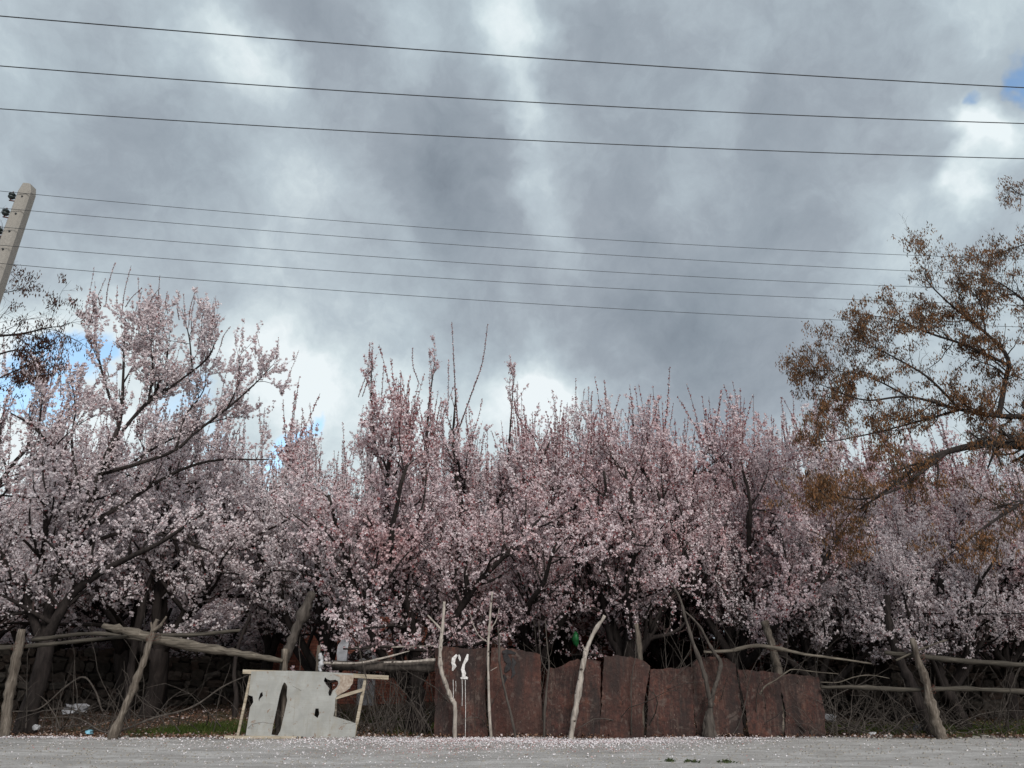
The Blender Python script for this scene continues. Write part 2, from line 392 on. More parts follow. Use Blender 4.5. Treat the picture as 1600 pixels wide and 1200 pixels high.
def prism(name, outline, depth_vec, mat, parent=None, bevel=0):
    """outline: list of 3d points (planar, ordered); extruded by depth_vec"""
    o = np.asarray(outline, float); n = len(o); V = np.vstack([o, o + np.asarray(depth_vec)])
    sides = np.array([[i, (i + 1) % n, n + (i + 1) % n, n + i] for i in range(n)])
    me = np_mesh(name, V, [sides, np.array([list(range(n))[::-1]]), np.array([list(range(n, 2 * n))])])
    ob = obj(name, me, mat, parent)
    if bevel:
        b = ob.modifiers.new('bevel', 'BEVEL'); b.width = bevel; b.segments = 1; b.limit_method = 'ANGLE'
    return ob

# ------------------------------------------------------------------ ground and road
def grid_sheet(name, xs, ys, zf, mat):
    X, Yg = np.meshgrid(xs, ys); Z = zf(X, Yg); V = np.stack([X, Yg, Z], -1).reshape(-1, 3)
    nx, ny = len(xs), len(ys); i = (np.arange(ny - 1)[:, None] * nx + np.arange(nx - 1)[None, :]).ravel()
    return obj(name, np_mesh(name, V, [np.stack([i, i + 1, i + nx + 1, i + nx], -1)], smooth=True), mat)
def gz(X, Y):
    a = np.clip((Y - 17) / 3, 0, 1)
    return a * (.05 * np.sin(X * .9 + .4 * Y) + .04 * np.sin(X * 2.3 - 1.1 * Y) + .03 * np.sin(Y * 1.7)) * np.clip((60 - Y) / 20, 0, 1)
xs = np.concatenate([[-900, -200, -80], np.linspace(-40, 40, 161), [80, 200, 900]])
ys = np.concatenate([[-900, -100, 0, 10], np.linspace(15, 60, 91), [100, 300, 1200]])
tag(grid_sheet('ground', xs, ys, gz, 'ground'), kind='structure')
rx = np.linspace(-80, 80, 641); rng = np.random.default_rng(5)
def edge_y(x):
    return 16.12 + .05 * np.sin(x * 1.7) + .035 * np.sin(x * 5.1 + 1) + .02 * np.sin(x * 13.) + .12 * np.clip((-x - 4) / 6, 0, 1) + .1 * np.clip((x - 6.5) / 3, 0, 1)
ey = edge_y(rx)
rows = [np.full_like(rx, -40), np.full_like(rx, 6)] + [6 + (ey - 6) * s for s in np.linspace(.1, 1, 22)] + [ey + .03]
RV = []
for j, r in enumerate(rows):
    z = .035 + .012 * np.sin(rx * .8 + r) + .008 * np.sin(rx * 2.1 - r * 2.3)
    if j == len(rows) - 1: z = np.full_like(rx, -.02)
    RV.append(np.stack([rx, r, z], -1))
RV = np.array(RV).reshape(-1, 3); nx = len(rx)
i = (np.arange(len(rows) - 1)[:, None] * nx + np.arange(nx - 1)[None, :]).ravel()
tag(obj('road', np_mesh('road', RV, [np.stack([i, i + 1, i + nx + 1, i + nx], -1)], smooth=True), 'road'), kind='structure')

# flat flecks: petals, leaves
def flecks(name, C, size, tint, mat, flat=.35, seed=0, aspect=.7):
    rng = np.random.default_rng(seed); n = len(C)
    nrm = rng.standard_normal((n, 3)) * flat + np.array([0, 0, 1]); nrm /= np.linalg.norm(nrm, axis=1)[:, None]
    a = rng.standard_normal((n, 3)); a -= (a * nrm).sum(1)[:, None] * nrm; a /= np.linalg.norm(a, axis=1)[:, None]
    b = np.cross(nrm, a); s = size[:, None]
    q = np.stack([C - a * s, C - b * s * aspect + nrm * s * .2, C + a * s, C + b * s * aspect + nrm * s * .2], 1).reshape(-1, 3)
    f = np.arange(n * 4).reshape(-1, 4)
    return obj(name, np_mesh(name, q, [f], tint), mat)
def scatter_ground(n, x0, x1, y0, y1, rng): return np.stack([rng.uniform(x0, x1, n), rng.uniform(y0, y1, n)], -1)
rng = np.random.default_rng(11)
# petals drifted on the road
drift = []
for px, py, sx, sy, n in [(840, 1163, 1.6, .22, 5200), (760, 1160, .9, .25, 2200), (950, 1162, 1.2, .18, 2800), (1050, 1158, 1.0, .10, 1500), (820, 1170, 2.2, .35, 1800), (620, 1160, 1.2, .12, 1300), (560, 1164, 1.4, .3, 900),
                          (140, 1157, 2.2, .1, 1300), (60, 1158, 1.2, .08, 700), (500, 1166, 3.0, .4, 900), (700, 1185, 2.5, .8, 900), (1180, 1158, .8, .05, 350)]:
    g = G(px, py); drift.append(np.stack([rng.normal(g[0], sx, n), rng.normal(g[1], sy, n)], -1))
drift.append(scatter_ground(1500, -14, 14, 10.5, 16.1, rng))
C = np.concatenate(drift); C = C[C[:, 1] < edge_y(C[:, 0]) - .02]
z = .042 + .012 * np.sin(C[:, 0] * .8 + C[:, 1]) + .008 * np.sin(C[:, 0] * 2.1 - C[:, 1] * 2.3) + rng.uniform(0, .02, len(C))
tn = np.where(rng.random(len(C)) < .1, rng.uniform(0, .1, len(C)), rng.uniform(.15, 1, len(C)))
tag(flecks('fallen_petals', np.column_stack([C, z]), rng.uniform(.008, .018, len(C)), tn, 'petal', .5, 1), 'loose drift of fallen white petals lying along the road edge', 'petals', kind='stuff')
# reddish petals patch
C = np.concatenate([np.stack([rng.normal(G(px, py)[0], sx, n), rng.normal(G(px, py)[1], sy, n)], -1) for px, py, sx, sy, n in
                    [(690, 1174, .8, .35, 500), (640, 1180, .6, .3, 250), (930, 1178, .9, .25, 260), (865, 1161, .25, .06, 200), (720, 1165, .3, .1, 200)]])
C = C[C[:, 1] < edge_y(C[:, 0]) - .02]
z = .045 + .012 * np.sin(C[:, 0] * .8 + C[:, 1]) + .008 * np.sin(C[:, 0] * 2.1 - C[:, 1] * 2.3) + rng.uniform(0, .02, len(C))
tag(flecks('fallen_sepals', np.column_stack([C, z]), rng.uniform(.008, .014, len(C)), rng.uniform(0, .14, len(C)), 'petal', .5, 2), 'dull red sepals and petals scattered on the road before the rusty sheets', 'petals', kind='stuff')
# leaves and petals on the orchard floor
C = np.concatenate([scatter_ground(24000, -14, 14, 16.3, 24, rng), scatter_ground(9000, -22, 22, 24, 32, rng)])
C = C[C[:, 1] > edge_y(C[:, 0])]
z = gz(C[:, 0], C[:, 1]) + rng.uniform(.005, .05, len(C))
tag(flecks('leaf_litter', np.column_stack([C, z]), rng.uniform(.015, .036, len(C)), rng.random(len(C)) ** 1.3, 'litter', .5, 3), 'brown leaf litter and fallen petals covering the orchard floor', 'leaf litter', kind='stuff')

n_ = 9000; X_ = rng.uniform(-14, 14, n_); Y_ = edge_y(X_) + rng.normal(.05, .10, n_)
z = .03 + rng.uniform(0, .06, n_) * np.exp(-((Y_ - edge_y(X_) - .05) / .1) ** 2) + .01
kp = rng.random(n_) < .35 + .3 * np.sin(X_ * 1.9) + .3 * np.sin(X_ * 4.7 + 1); X_, Y_, z = X_[kp], Y_[kp], z[kp]
tag(flecks('verge_litter', np.column_stack([X_, Y_, z]), rng.uniform(.012, .036, len(X_)), rng.random(len(X_)), 'litter', .8, 4), 'ragged line of leaves, chips and petals along the road edge', 'litter', kind='stuff')
pb = scatter_ground(4200, -14, 14, 10.8, 16.2, rng); pb = pb[pb[:, 1] < edge_y(pb[:, 0])]
bx_ = []
for (x_, y_) in pb:
    s_ = rng.uniform(.008, .03) * (1.4 if y_ > 15.7 else 1); bx_.append((x_, y_, .035 + .012 * math.sin(x_ * .8 + y_) + .008 * math.sin(x_ * 2.1 - y_ * 2.3) + s_ * .2, s_ * rng.uniform(.8, 1.6), s_, s_ * .7))
tag(obj('gravel', boxes_mesh('gravel', bx_), 'concrete'), 'loose small gravel lying on the road', 'gravel', kind='stuff')
def grass(name, patches, n, seed, label, h=(.04, .13)):
    rng = np.random.default_rng(seed); V = []; tt = []
    for (x, y, sx, sy), m in zip(patches, n):
        c = np.stack([rng.normal(x, sx, m), np.maximum(rng.normal(y, sy, m), edge_y(np.array(x)) + .08), np.zeros(m)], -1)
        c[:, 2] = gz(c[:, 0], c[:, 1])
        d = rng.standard_normal((m, 3)) * .45; d[:, 2] = 1; hh = rng.uniform(*h, m)[:, None]
        s = rng.standard_normal((m, 3)); s[:, 2] = 0; s /= np.linalg.norm(s, axis=1)[:, None]; s *= .006
        V.append(np.stack([c - s, c + s, c + d * hh], 1).reshape(-1, 3)); tt.append(rng.random(m))
    V = np.concatenate(V); f = np.arange(len(V)).reshape(-1, 3)
    return tag(obj(name, np_mesh(name, V, [f], np.concatenate(tt)), 'grass'), label, 'grass', kind='stuff')
def gp(px, py, sx, sy): g = G(px, py); return (g[0], g[1], sx, sy)
grass('grass', [gp(310, 1143, .55, .4), gp(360, 1140, .5, .5), gp(270, 1146, .3, .2)], [3200, 2600, 900], 1, 'patch of short green grass beside the white board, left of it')
grass('grass', [gp(1400, 1142, .9, .6), gp(1520, 1138, .9, .8), gp(1330, 1140, .5, .4), gp(1600, 1135, .9, .8)], [3400, 3600, 1200, 2400], 2, 'green grass under the leaning post at the right end of the fence')
grass('grass', [gp(655, 1140, .4, .8), gp(600, 1125, .7, 1.2), gp(530, 1120, .6, 1.2)], [1300, 1600, 1200], 3, 'thin grass between the broken board and the first rusty sheet')

# ------------------------------------------------------------------ walls behind the first trees
def box_obj(name, a, mat, parent=None):
    v, f = box_vf(*a); return obj(name, np_mesh(name, v, [f]), mat, parent)
YB = 27.0
bw = empty('brick_wall', (-2, YB, 0)); tag(bw, 'dull red brick wall behind the trunks, above the rusty sheets and the white board', 'brick wall')
bx0, bx1 = P(425, 1000, YB)[0], P(1290, 1000, YB)[0]
rng = np.random.default_rng(3)
BL, BH, BD = .235, .072, .11
def wall_top(px):   # pixel height of the wall's top
    return 962 if px < 1030 else 1000
x_split = P(1030, 1000, YB)[0]
zt1 = P(800, 962, YB)[2]; zt2 = P(1100, 1000, YB)[2]
o = box_obj('mortar_core', ((bx0 + x_split) / 2, YB + .16, zt1 / 2 - .02, x_split - bx0, .24, zt1 - .04), 'mortar', bw); o.location = (2, -YB, 0)
o = box_obj('mortar_core', ((x_split + bx1) / 2 + .001, YB + .165, zt2 / 2 - .02, bx1 - x_split, .22, zt2 - .04), 'mortar', bw); o.location = (2, -YB, 0)
bricks = []
row = 0; zc = .05
while zc < zt1 - .02:
    x = bx0 + (0 if row % 2 else BL / 2)
    while x < bx1:
        if zc < (zt1 if x < x_split else zt2) - .03: bricks.append((x + rng.uniform(-.006, .006), YB + rng.uniform(-.012, .006), zc + BH / 2))
        x += BL + .012
    zc += BH + .013; row += 1
vis = [b for b in bricks if b[2] > zt1 - 1.25 and P(560, 1000, YB)[0] < b[0] < x_split]
rng.shuffle(vis := [tuple(map(float, b)) for b in vis]); vis = [tuple(v) for v in vis]
vis.sort(key=lambda b: -b[2]); vis = vis[:300]; vset = set((round(b[0], 5), round(b[2], 5)) for b in vis)
rest = [b for b in bricks if (round(float(b[0]), 5), round(float(b[2]), 5)) not in vset]
bm_ = boxes_mesh('brick', [(0, 0, 0, BL, BD, BH)], np.zeros(1))
for b_ in vis: obj('brick', bm_, 'brick', bw, (b_[0] + 2, b_[1] - YB, b_[2]))
o = obj('brickwork', boxes_mesh('brickwork', [(b_[0] + 2, b_[1] - YB, b_[2], BL, BD, BH) for b_ in rest], rng.random(len(rest))), 'brick', bw); tag(o, kind='stuff')
# a plaster pier standing in front of the bricks
pr = box_obj('plaster_pier', (P(577, 1000, 26.9)[0] + 2, -.13, (zt1 - .1) / 2, .55, .16, zt1 - .1), 'slab', bw); pr['label'] = 'grey plastered pier in the brick wall'

def stone_mesh(seed):
    rng = np.random.default_rng(seed); V = {}; vs = []; fs = []
    def vid(p):
        p = tuple(p)
        if p not in V: V[p] = len(vs); vs.append(p)
        return V[p]
    for ax in range(3):
        for s in (-1, 1):
            for a in (-1, 0):
                for b in (-1, 0):
                    q = []
                    for (da, db) in ((0, 0), (1, 0), (1, 1), (0, 1)):
                        p = [0, 0, 0]; p[ax] = s; p[(ax + 1) % 3] = a + da; p[(ax + 2) % 3] = b + db; q.append(vid(p))
                    fs.append(q if s > 0 else q[::-1])
    v = np.array(vs, float); n = np.linalg.norm(v, axis=1)[:, None]
    v = v * (.62 + .38 * 1.25 / n) * .5 + rng.normal(0, .06, v.shape)
    return np_mesh('stone', v, [np.array(fs)], smooth=False)
STONES = [stone_mesh(s) for s in range(6)]
def rubble_wall(label, A, B, htop, sw, sh, seed, matc='mud', maxn=300):
    A = np.array(A, float); B = np.array(B, float); L = np.linalg.norm(B - A); ang = math.atan2(B[1] - A[1], B[0] - A[0])
    w = empty('rubble_wall', (A[0], A[1], 0)); w.rotation_euler = (0, 0, ang); tag(w, label, 'stone wall')
    rng = np.random.default_rng(seed)
    # mud core with an uneven top
    n = int(L / .25) + 2; xs = np.linspace(0, L, n); tops = htop(xs / L) - .08 + rng.uniform(-.05, .05, n)
    V = []
    for x, zt in zip(xs, tops):
        V += [(x, .0, -.2), (x, .0 + rng.uniform(-.02, .02), zt * .6), (x, .06, zt), (x, .36, zt - .03), (x, .42, -.2)]
    V = np.array(V); Q = []
    for k_ in range(n - 1):
        for j in range(5): Q.append([k_ * 5 + j, k_ * 5 + (j + 1) % 5, (k_ + 1) * 5 + (j + 1) % 5, (k_ + 1) * 5 + j])
    ends = np.array([[0, 1, 2, 3, 4], [(n - 1) * 5 + j for j in (4, 3, 2, 1, 0)]])
    obj('mud_core', np_mesh('mud_core', V, [np.array(Q), ends]), matc, w)
    zc = 0.02; cnt = 0
    while True:
        h = rng.uniform(.6, 1.35) * sh
        if zc > htop(np.array([.5])).max() + .2: break
        x = rng.uniform(-.2, 0)
        while x < L:
            wd = rng.uniform(.35, 1.4) * sw
            if zc + h < htop(np.array([(x + wd / 2) / L]))[0] + .07 and x + wd < L and cnt < maxn:
                o = obj('stone', STONES[rng.integers(6)], 'stone', w, (float(x + wd / 2), float(rng.uniform(-.03, .03)), float(zc + h / 2 + rng.uniform(-.03, .03))))
                o.scale = (wd * 1.02, .26, h * 1.04 * rng.uniform(.7, 1.2)); o.rotation_euler = (0, rng.uniform(-.25, .25), 0); cnt += 1
            x += wd + rng.uniform(0.0, .05)
        zc += h + .01
    return w
rubble_wall('low rubble stone wall behind the grass at the right end of the fence', (P(1235, 1000, 22.6)[0], 22.6), (P(1760, 1000, 21.2)[0], 21.2),
            lambda s: 1.42 + .1 * np.sin(s * 9), .40, .21, 4)
rubble_wall('crumbling mud and stone wall behind the trunks on the left', (P(-130, 1000, 23.5)[0], 23.5), (P(428, 1000, 27.5)[0], 27.3),
            lambda s: 1.80 + .12 * np.sin(s * 11) - .1 * s, .42, .22, 9)
# low pinkish brick shed far behind on the right
YS = 36.
sx0, sx1 = P(1180, 930, YS)[0], P(1250, 930, YS)[0]; zs = P(1200, 905, YS)[2]
shd = empty('brick_shed', ((sx0 + sx1) / 2, YS, 0)); tag(shd, 'small pale red brick shed glimpsed through the blossom above the right-hand sheets', 'shed')
o = box_obj('wall', (0, 1.2, zs / 2, sx1 - sx0, 2.4, zs), material('pale_red_masonry', lambda t, v, bs: t.ramp(t.noise(v, 9, 4), [(.3, (.26, .11, .08)), (.7, (.36, .18, .14))]), .9), shd)
o = box_obj('roof', (0, 1.2, zs + .06, sx1 - sx0 + .3, 2.7, .1), 'slab', shd)

# ------------------------------------------------------------------ trees
def grow(p, d, L, r, n, wob, up, rng, taper=.35):
    pts = [p]; d = d / np.linalg.norm(d)
    step = L / n
    for _ in range(n):
        d = d + rng.standard_normal(3) * wob + np.array([0, 0, up]) / n
        d /= np.linalg.norm(d); p = p + d * step; pts.append(p)
    return np.array(pts), np.linspace(r, r * taper, n + 1)
def at(br, s):
    pts, rad = br; f = s * (len(pts) - 1); i = min(int(f), len(pts) - 2); f -= i
    t = pts[i + 1] - pts[i]
    return pts[i] * (1 - f) + pts[i + 1] * f, t / (np.linalg.norm(t) + 1e-9), rad[i] * (1 - f) + rad[i + 1] * f
def side(tn, spread, rng, updir=.0):
    a = rng.standard_normal(3); a -= a.dot(tn) * tn; a /= np.linalg.norm(a) + 1e-9
    d = tn * math.cos(spread) + a * math.sin(spread); d[2] += updir
    return d / np.linalg.norm(d)
def spawn(parents, per_m, s0, Lr, rfac, n, spread, updir, wob, up, rng, rmin=.003, maxper=99, fall=.5, floor=None):
    out = []
    for br in parents:
        L = np.linalg.norm(np.diff(br[0], axis=0), axis=1).sum()
        m = min(maxper, rng.poisson(per_m * L * (1 - s0)) if per_m * L < 50 else int(per_m * L))
        for _ in range(m):
            s = s0 + (1 - s0) * rng.random(); p, tn, r = at(br, s)
            LL = rng.uniform(*Lr) * (1 - fall * s)
            d = side(tn, rng.uniform(*spread), rng, updir)
            if floor is not None and p[2] + d[2] * LL < floor: d[2] = abs(d[2]) * .5
            out.append(grow(p, d, LL, max(r * rfac, rmin), n, wob, up, rng))
    return out
def clusters(branches, per_m, off, rng, s0=0.0):
    C = []; N = []
    for pts, rad in branches:
        seg = np.linalg.norm(np.diff(pts, axis=0), axis=1); L = seg.sum(); m = rng.poisson(per_m * L * (1 - s0))
        if m == 0: continue
        s = (s0 + (1 - s0) * rng.random(m)) * (len(pts) - 1); i = np.minimum(s.astype(int), len(pts) - 2); f = (s - i)[:, None]
        p = pts[i] * (1 - f) + pts[i + 1] * f; tn = pts[i + 1] - pts[i]; tn /= np.linalg.norm(tn, axis=1)[:, None] + 1e-9
        a = rng.standard_normal((m, 3)); a -= (a * tn).sum(1)[:, None] * tn; a /= np.linalg.norm(a, axis=1)[:, None] + 1e-9
        C.append(p + a * off); N.append(a)
    if not C: return np.zeros((0, 3)), np.zeros((0, 3))
    return np.concatenate(C), np.concatenate(N)
def flowers_mesh(name, C, N, per, r, spread, rng, tint=(.0, 1.0), redp=.1):
    """each cluster -> several five-sided cups"""
    k = rng.integers(per[0], per[1] + 1, len(C)); idx = np.repeat(np.arange(len(C)), k); m = len(idx)
    off = rng.standard_normal((m, 3)); off /= np.linalg.norm(off, axis=1)[:, None]
    off = off + N[idx] * .4
    c = C[idx] + off * spread * rng.uniform(.5, 1.1, (m, 1))
    nn = off + rng.standard_normal((m, 3)) * .35; nn /= np.linalg.norm(nn, axis=1)[:, None]
    a = rng.standard_normal((m, 3)); a -= (a * nn).sum(1)[:, None] * nn; a /= np.linalg.norm(a, axis=1)[:, None]
    b = np.cross(nn, a); R = rng.uniform(r[0], r[1], (m, 1))
    V = np.empty((m, 6, 3)); V[:, 0] = c - nn * R * .35
    for q in range(5):
        th = q * 2 * math.pi / 5; V[:, q + 1] = c + (a * math.cos(th) + b * math.sin(th)) * R * rng.uniform(.8, 1.15, (m, 1)) + nn * R * rng.uniform(-.05, .25, (m, 1))
    f = np.array([[0, q + 1, (q + 1) % 5 + 1] for q in range(5)])
    Fc = (np.arange(m)[:, None, None] * 6 + f[None]).reshape(-1, 3)
    base = rng.uniform(.2, 1, len(C))[idx] * .6 + rng.uniform(.2, 1, m) * .4
    base = np.where(rng.random(m) < redp, rng.uniform(0, .13, m), base)
    return np_mesh(name, V.reshape(-1, 3), [Fc], np.repeat(base, 5))
def pods_mesh(name, C, per, L, w, spread, rng, shift=0.):
    k = rng.integers(per[0], per[1] + 1, len(C)); idx = np.repeat(np.arange(len(C)), k); m = len(idx)
    c = C[idx] + rng.standard_normal((m, 3)) * spread
    d = rng.standard_normal((m, 3)) * .35; d[:, 2] = -1; d /= np.linalg.norm(d, axis=1)[:, None]
    a = rng.standard_normal((m, 3)); a -= (a * d).sum(1)[:, None] * d; a /= np.linalg.norm(a, axis=1)[:, None]
    LL = rng.uniform(*L, (m, 1)); ww = rng.uniform(*w, (m, 1)); bend = np.cross(a, d) * LL * rng.uniform(-.25, .25, (m, 1))
    V = np.stack([c, c + d * LL * .5 + a * ww + bend, c + d * LL, c + d * LL * .5 - a * ww + bend], 1).reshape(-1, 3)
    Fc = np.arange(m * 4).reshape(-1, 4); Fc = np.concatenate([Fc[:, [0, 1, 2]], Fc[:, [0, 2, 3]]])
    tn = np.clip(rng.random(len(C))[idx] * .7 + rng.random(m) * .3 + shift, 0, 1)
    return np_mesh(name, V, [Fc], np.concatenate([tn, tn]))

def blossom_tree(seed, H=6.5, limbs=None, trunk=None, nlimb=5, mat='blossom', dens=1.0, shoots=26, redp=.1, spreadx=1.0, fl=(.014, .022), long_shoots=(), seclen=(1.0, 2.1), secup=.22, lowd=1.3, secden=2.7):
    """returns a thing (Empty) at the origin with its parts"""
    rng = np.random.default_rng(seed)
    root = empty('blossom_tree')
    if trunk is None:
        th = rng.uniform(.7, 1.2)
        trunk = grow(np.array([0, 0, -.05]), np.array([rng.normal(0, .12), rng.normal(0, .12), 1]), th, .15, 5, .05, .2, rng, .8)
        limbs = []
        for q in range(nlimb):
            az = q * 2 * math.pi / nlimb + rng.uniform(-.4, .4); inc = rng.uniform(.35, .95) if q else .15
            d = np.array([math.sin(inc) * math.cos(az), math.sin(inc) * math.sin(az), math.cos(inc)])
            p, _, r = at(trunk, rng.uniform(.7, 1))
            L = (H - th) * rng.uniform(.62, .80) * (1.0 if inc < .6 else .92)
            limbs.append([grow(p, d, L, .085, 12, .13, .45 * spreadx ** -1, rng, .28)])
    sec_all = []; twig_src = []
    for li in limbs:
        sec = spawn(li, secden, .12, seclen, .55, 8, (.5, 1.15), secup, .12, .5, rng, .008, 26, .45, 1.9)
        low = spawn(li, lowd, .08, (1.3, 2.2), .5, 8, (.9, 1.4), -.05, .12, -.1, rng, .008, 6, .5, 2.15)
        sec_all.append(sec + low); twig_src += sec + low
    main = [b for li in limbs for b in li]
    t3 = spawn(twig_src, 7.2 * dens, .08, (.45, 1.05), .45, 5, (.4, 1.1), .35, .10, .45, rng, .004, 16, .35, 1.6) + spawn(main, 3.6 * dens, .18, (.4, .95), .2, 5, (.5, 1.2), .3, .10, .4, rng, .004, 16, .3, 1.6)
    t4 = spawn(t3, 5.0 * dens, .1, (.15, .42), .5, 3, (.4, 1.1), .25, .1, .3, rng, .0028, 6, .3)
    # long straight new shoots standing up out of the crown
    tops = [b for b in twig_src + main if b[0][-1][2] > H * .55]
    sh = []
    for _ in range(shoots):
        b = tops[rng.integers(len(tops))]; p, tn, r = at(b, rng.uniform(.7, 1))
        d = np.array([rng.normal(0, .16), rng.normal(0, .16), 1])
        sh.append(grow(p, d, rng.uniform(.5, 1.35), .0075, 5, .025, .1, rng, .45))
    for (p0, p1, rr) in long_shoots:
        sh.append(smooth_line([p0, (np.array(p0) * .5 + np.array(p1) * .5) + np.array([-.05, 0, 0]), p1], [rr, rr * .8, rr * .45], 9))
    v, f = tubes([trunk], 12, True, .07, rng); obj('trunk', np_mesh('trunk', v, f, smooth=True), 'bark', root)
    for li, sec in zip(limbs, sec_all):
        v, f = tubes([(np.array(a), np.array(b)) for a, b in li], 7, True, .06, rng); v2, f2 = tubes(sec, 5)
        me = np_mesh('limb', np.vstack([v, v2]), [f[0], f[1], f2[0] + len(v), f2[1] + len(v)], smooth=True)
        obj('limb', me, 'bark', root)
    v, f = tubes(t3 + t4 + sh, 3, False); tag(obj('twigs', np_mesh('twigs', v, f), 'twig', root), kind='stuff')
    c1, n1_ = clusters(t3, 21, .015, rng); c2, n2_ = clusters(t4, 24, .012, rng); c3, n3_ = clusters(twig_src, 9, .035, rng, .25); c4, n4_ = clusters([(a[:4], b_[:4]) for a, b_ in sh[:-len(long_shoots) or None]], 26, .012, rng); C = np.vstack([c1, c2, c3, c4]); N = np.vstack([n1_, n2_, n3_, n4_])
    # leave irregular bare gaps
    g = np.sin(C[:, 0] * 2.1 + seed) + np.sin(C[:, 1] * 2.3 + 2 * seed) + np.sin(C[:, 2] * 2.7 + C[:, 0]) + rng.normal(0, .8, len(C))
    keep = g > -1.9; C, N = C[keep], N[keep]
    tag(obj('blossoms', flowers_mesh('blossoms', C, N, (2, 5), fl, .026, rng, redp=redp), mat, root), kind='stuff')
    cb, nb = clusters(sh, 55, .009, rng)
    tag(obj('buds', flowers_mesh('buds', cb, nb, (1, 2), (.009, .016), .009, rng, redp=.6), mat, root), kind='stuff')
    tp = np.percentile(C[:, 2], 98)
    root['crown_top'] = float(tp)
    return root, len(C)

# -- the big tree on the left, its limbs following the photograph
YH = 17.4
base = P(38, 1150, YH); base[2] = 0
def hl(pts, r, dy=0.0):
    out = []
    for (px, py, y) in pts: out.append(P(px, py, YH + y) - base)
    return smooth_line(out, r, len(pts) * 4)
tr = smooth_line([np.array([-.05, 0, -.1]), P(50, 1100, YH) - base, P(66, 1040, YH) - base, P(74, 995, YH) - base], [.24, .19, .165, .15], 12)
hero_limbs = [
    [hl([(72, 1000, 0), (92, 960, -.1), (120, 921, -.2), (160, 893, -.4), (200, 872, -.6), (255, 845, -.9), (320, 800, -1.1)], [.12, .11, .10, .08, .06, .045, .02])],
    [hl([(68, 1000, 0), (82, 930, .1), (96, 887, .1), (110, 848, 0), (126, 812, 0), (146, 772, -.1), (154, 740, -.1), (172, 700, -.1), (188, 655, 0), (192, 600, 0), (194, 540, .1), (196, 500, .1)], [.12, .115, .105, .095, .085, .078, .072, .062, .045, .034, .022, .014])],
    [hl([(146, 772, -.1), (118, 762, -.2), (97, 742, -.3), (79, 714, -.5), (74, 690, -.6), (45, 662, -.8), (16, 645, -1)], [.06, .05, .045, .04, .034, .026, .014])],
    [hl([(172, 700, 0), (210, 650, .1), (240, 622, .1), (279, 596, .2), (324, 560, .2), (338, 528, .2)], [.045, .038, .034, .028, .02, .012])],
    [hl([(154, 742, 0), (230, 720, .4), (276, 702, .5), (305, 676, .6), (360, 634, .7), (402, 596, .7), (424, 572, .7)], [.05, .042, .038, .033, .027, .018, .01])],
    [hl([(120, 830, .2), (190, 790, .8), (260, 745, 1.2), (330, 720, 1.4), (420, 718, 1.5)], [.055, .048, .04, .03, .015])],
    [hl([(66, 1010, 0), (40, 930, -.4), (10, 880, -.7), (-30, 800, -.9), (-50, 720, -1)], [.10, .08, .06, .045, .02])],
    [hl([(186, 660, 0), (165, 600, .2), (150, 540, .3), (148, 500, .3)], [.04, .03, .02, .012]), hl([(210, 650, .1), (250, 600, .3), (262, 540, .4), (250, 500, .4)], [.034, .028, .02, .012])],
    [hl([(232, 630, .1), (238, 570, .1), (232, 500, .1)], [.026, .018, .008])], [hl([(300, 582, .2), (296, 530, .2), (284, 482, .2)], [.024, .016, .007])],
    [hl([(355, 638, .7), (372, 600, .6), (374, 556, .6)], [.022, .014, .006])], [hl([(124, 769, -.2), (112, 690, -.2), (118, 640, -.2), (110, 585, -.2)], [.03, .024, .016, .007])],
    [hl([(60, 672, -.7), (66, 620, -.7), (62, 580, -.7)], [.02, .014, .006])], [hl([(276, 700, .5), (290, 650, .6), (318, 610, .6), (322, 570, .6)], [.028, .02, .014, .006])],
    [hl([(192, 600, 0), (212, 560, 0), (218, 500, 0)], [.02, .014, .006])], [hl([(210, 720, .5), (260, 690, .8), (330, 660, 1.0), (380, 650, 1.1)], [.03, .024, .018, .008])],
    [hl([(96, 887, .1), (140, 850, .9), (210, 830, 1.5), (300, 850, 1.8), (360, 880, 2.0)], [.06, .05, .04, .03, .015])],
]
def sh_(a, b, y=.1, r=.012): return (P(a[0], a[1], YH + y) - base, P(b[0], b[1], YH + y) - base, r)
hero_sh = [sh_((165, 480), (180, 410)), sh_((140, 510), (165, 435)), sh_((190, 500), (205, 415)), sh_((196, 480), (222, 450)), sh_((250, 520), (250, 430)), sh_((262, 490), (262, 455)),
           sh_((280, 500), (280, 455)), sh_((295, 510), (306, 452)), sh_((315, 530), (330, 500)), sh_((330, 530), (343, 490)), sh_((345, 540), (360, 510)), sh_((205, 530), (222, 455)), sh_((415, 590), (426, 550)),
           sh_((232, 480), (250, 450)), sh_((370, 610), (382, 560)), sh_((95, 620), (102, 520)), sh_((110, 620), (112, 570)), sh_((300, 520), (304, 470)), sh_((318, 560), (318, 480)), sh_((135, 530), (150, 478))]
hero, nfl = blossom_tree(101, 8.8, hero_limbs, tr, dens=.85, shoots=80, long_shoots=hero_sh, seclen=(.5, 1.15), secup=.75, lowd=.4, secden=2.6, redp=.05, fl=(.019, .029), mat='blossom')
hero.location = tuple(base)
tag(hero, 'biggest pale blossom tree, thick dark forked trunk behind the left end of the fence', 'tree')

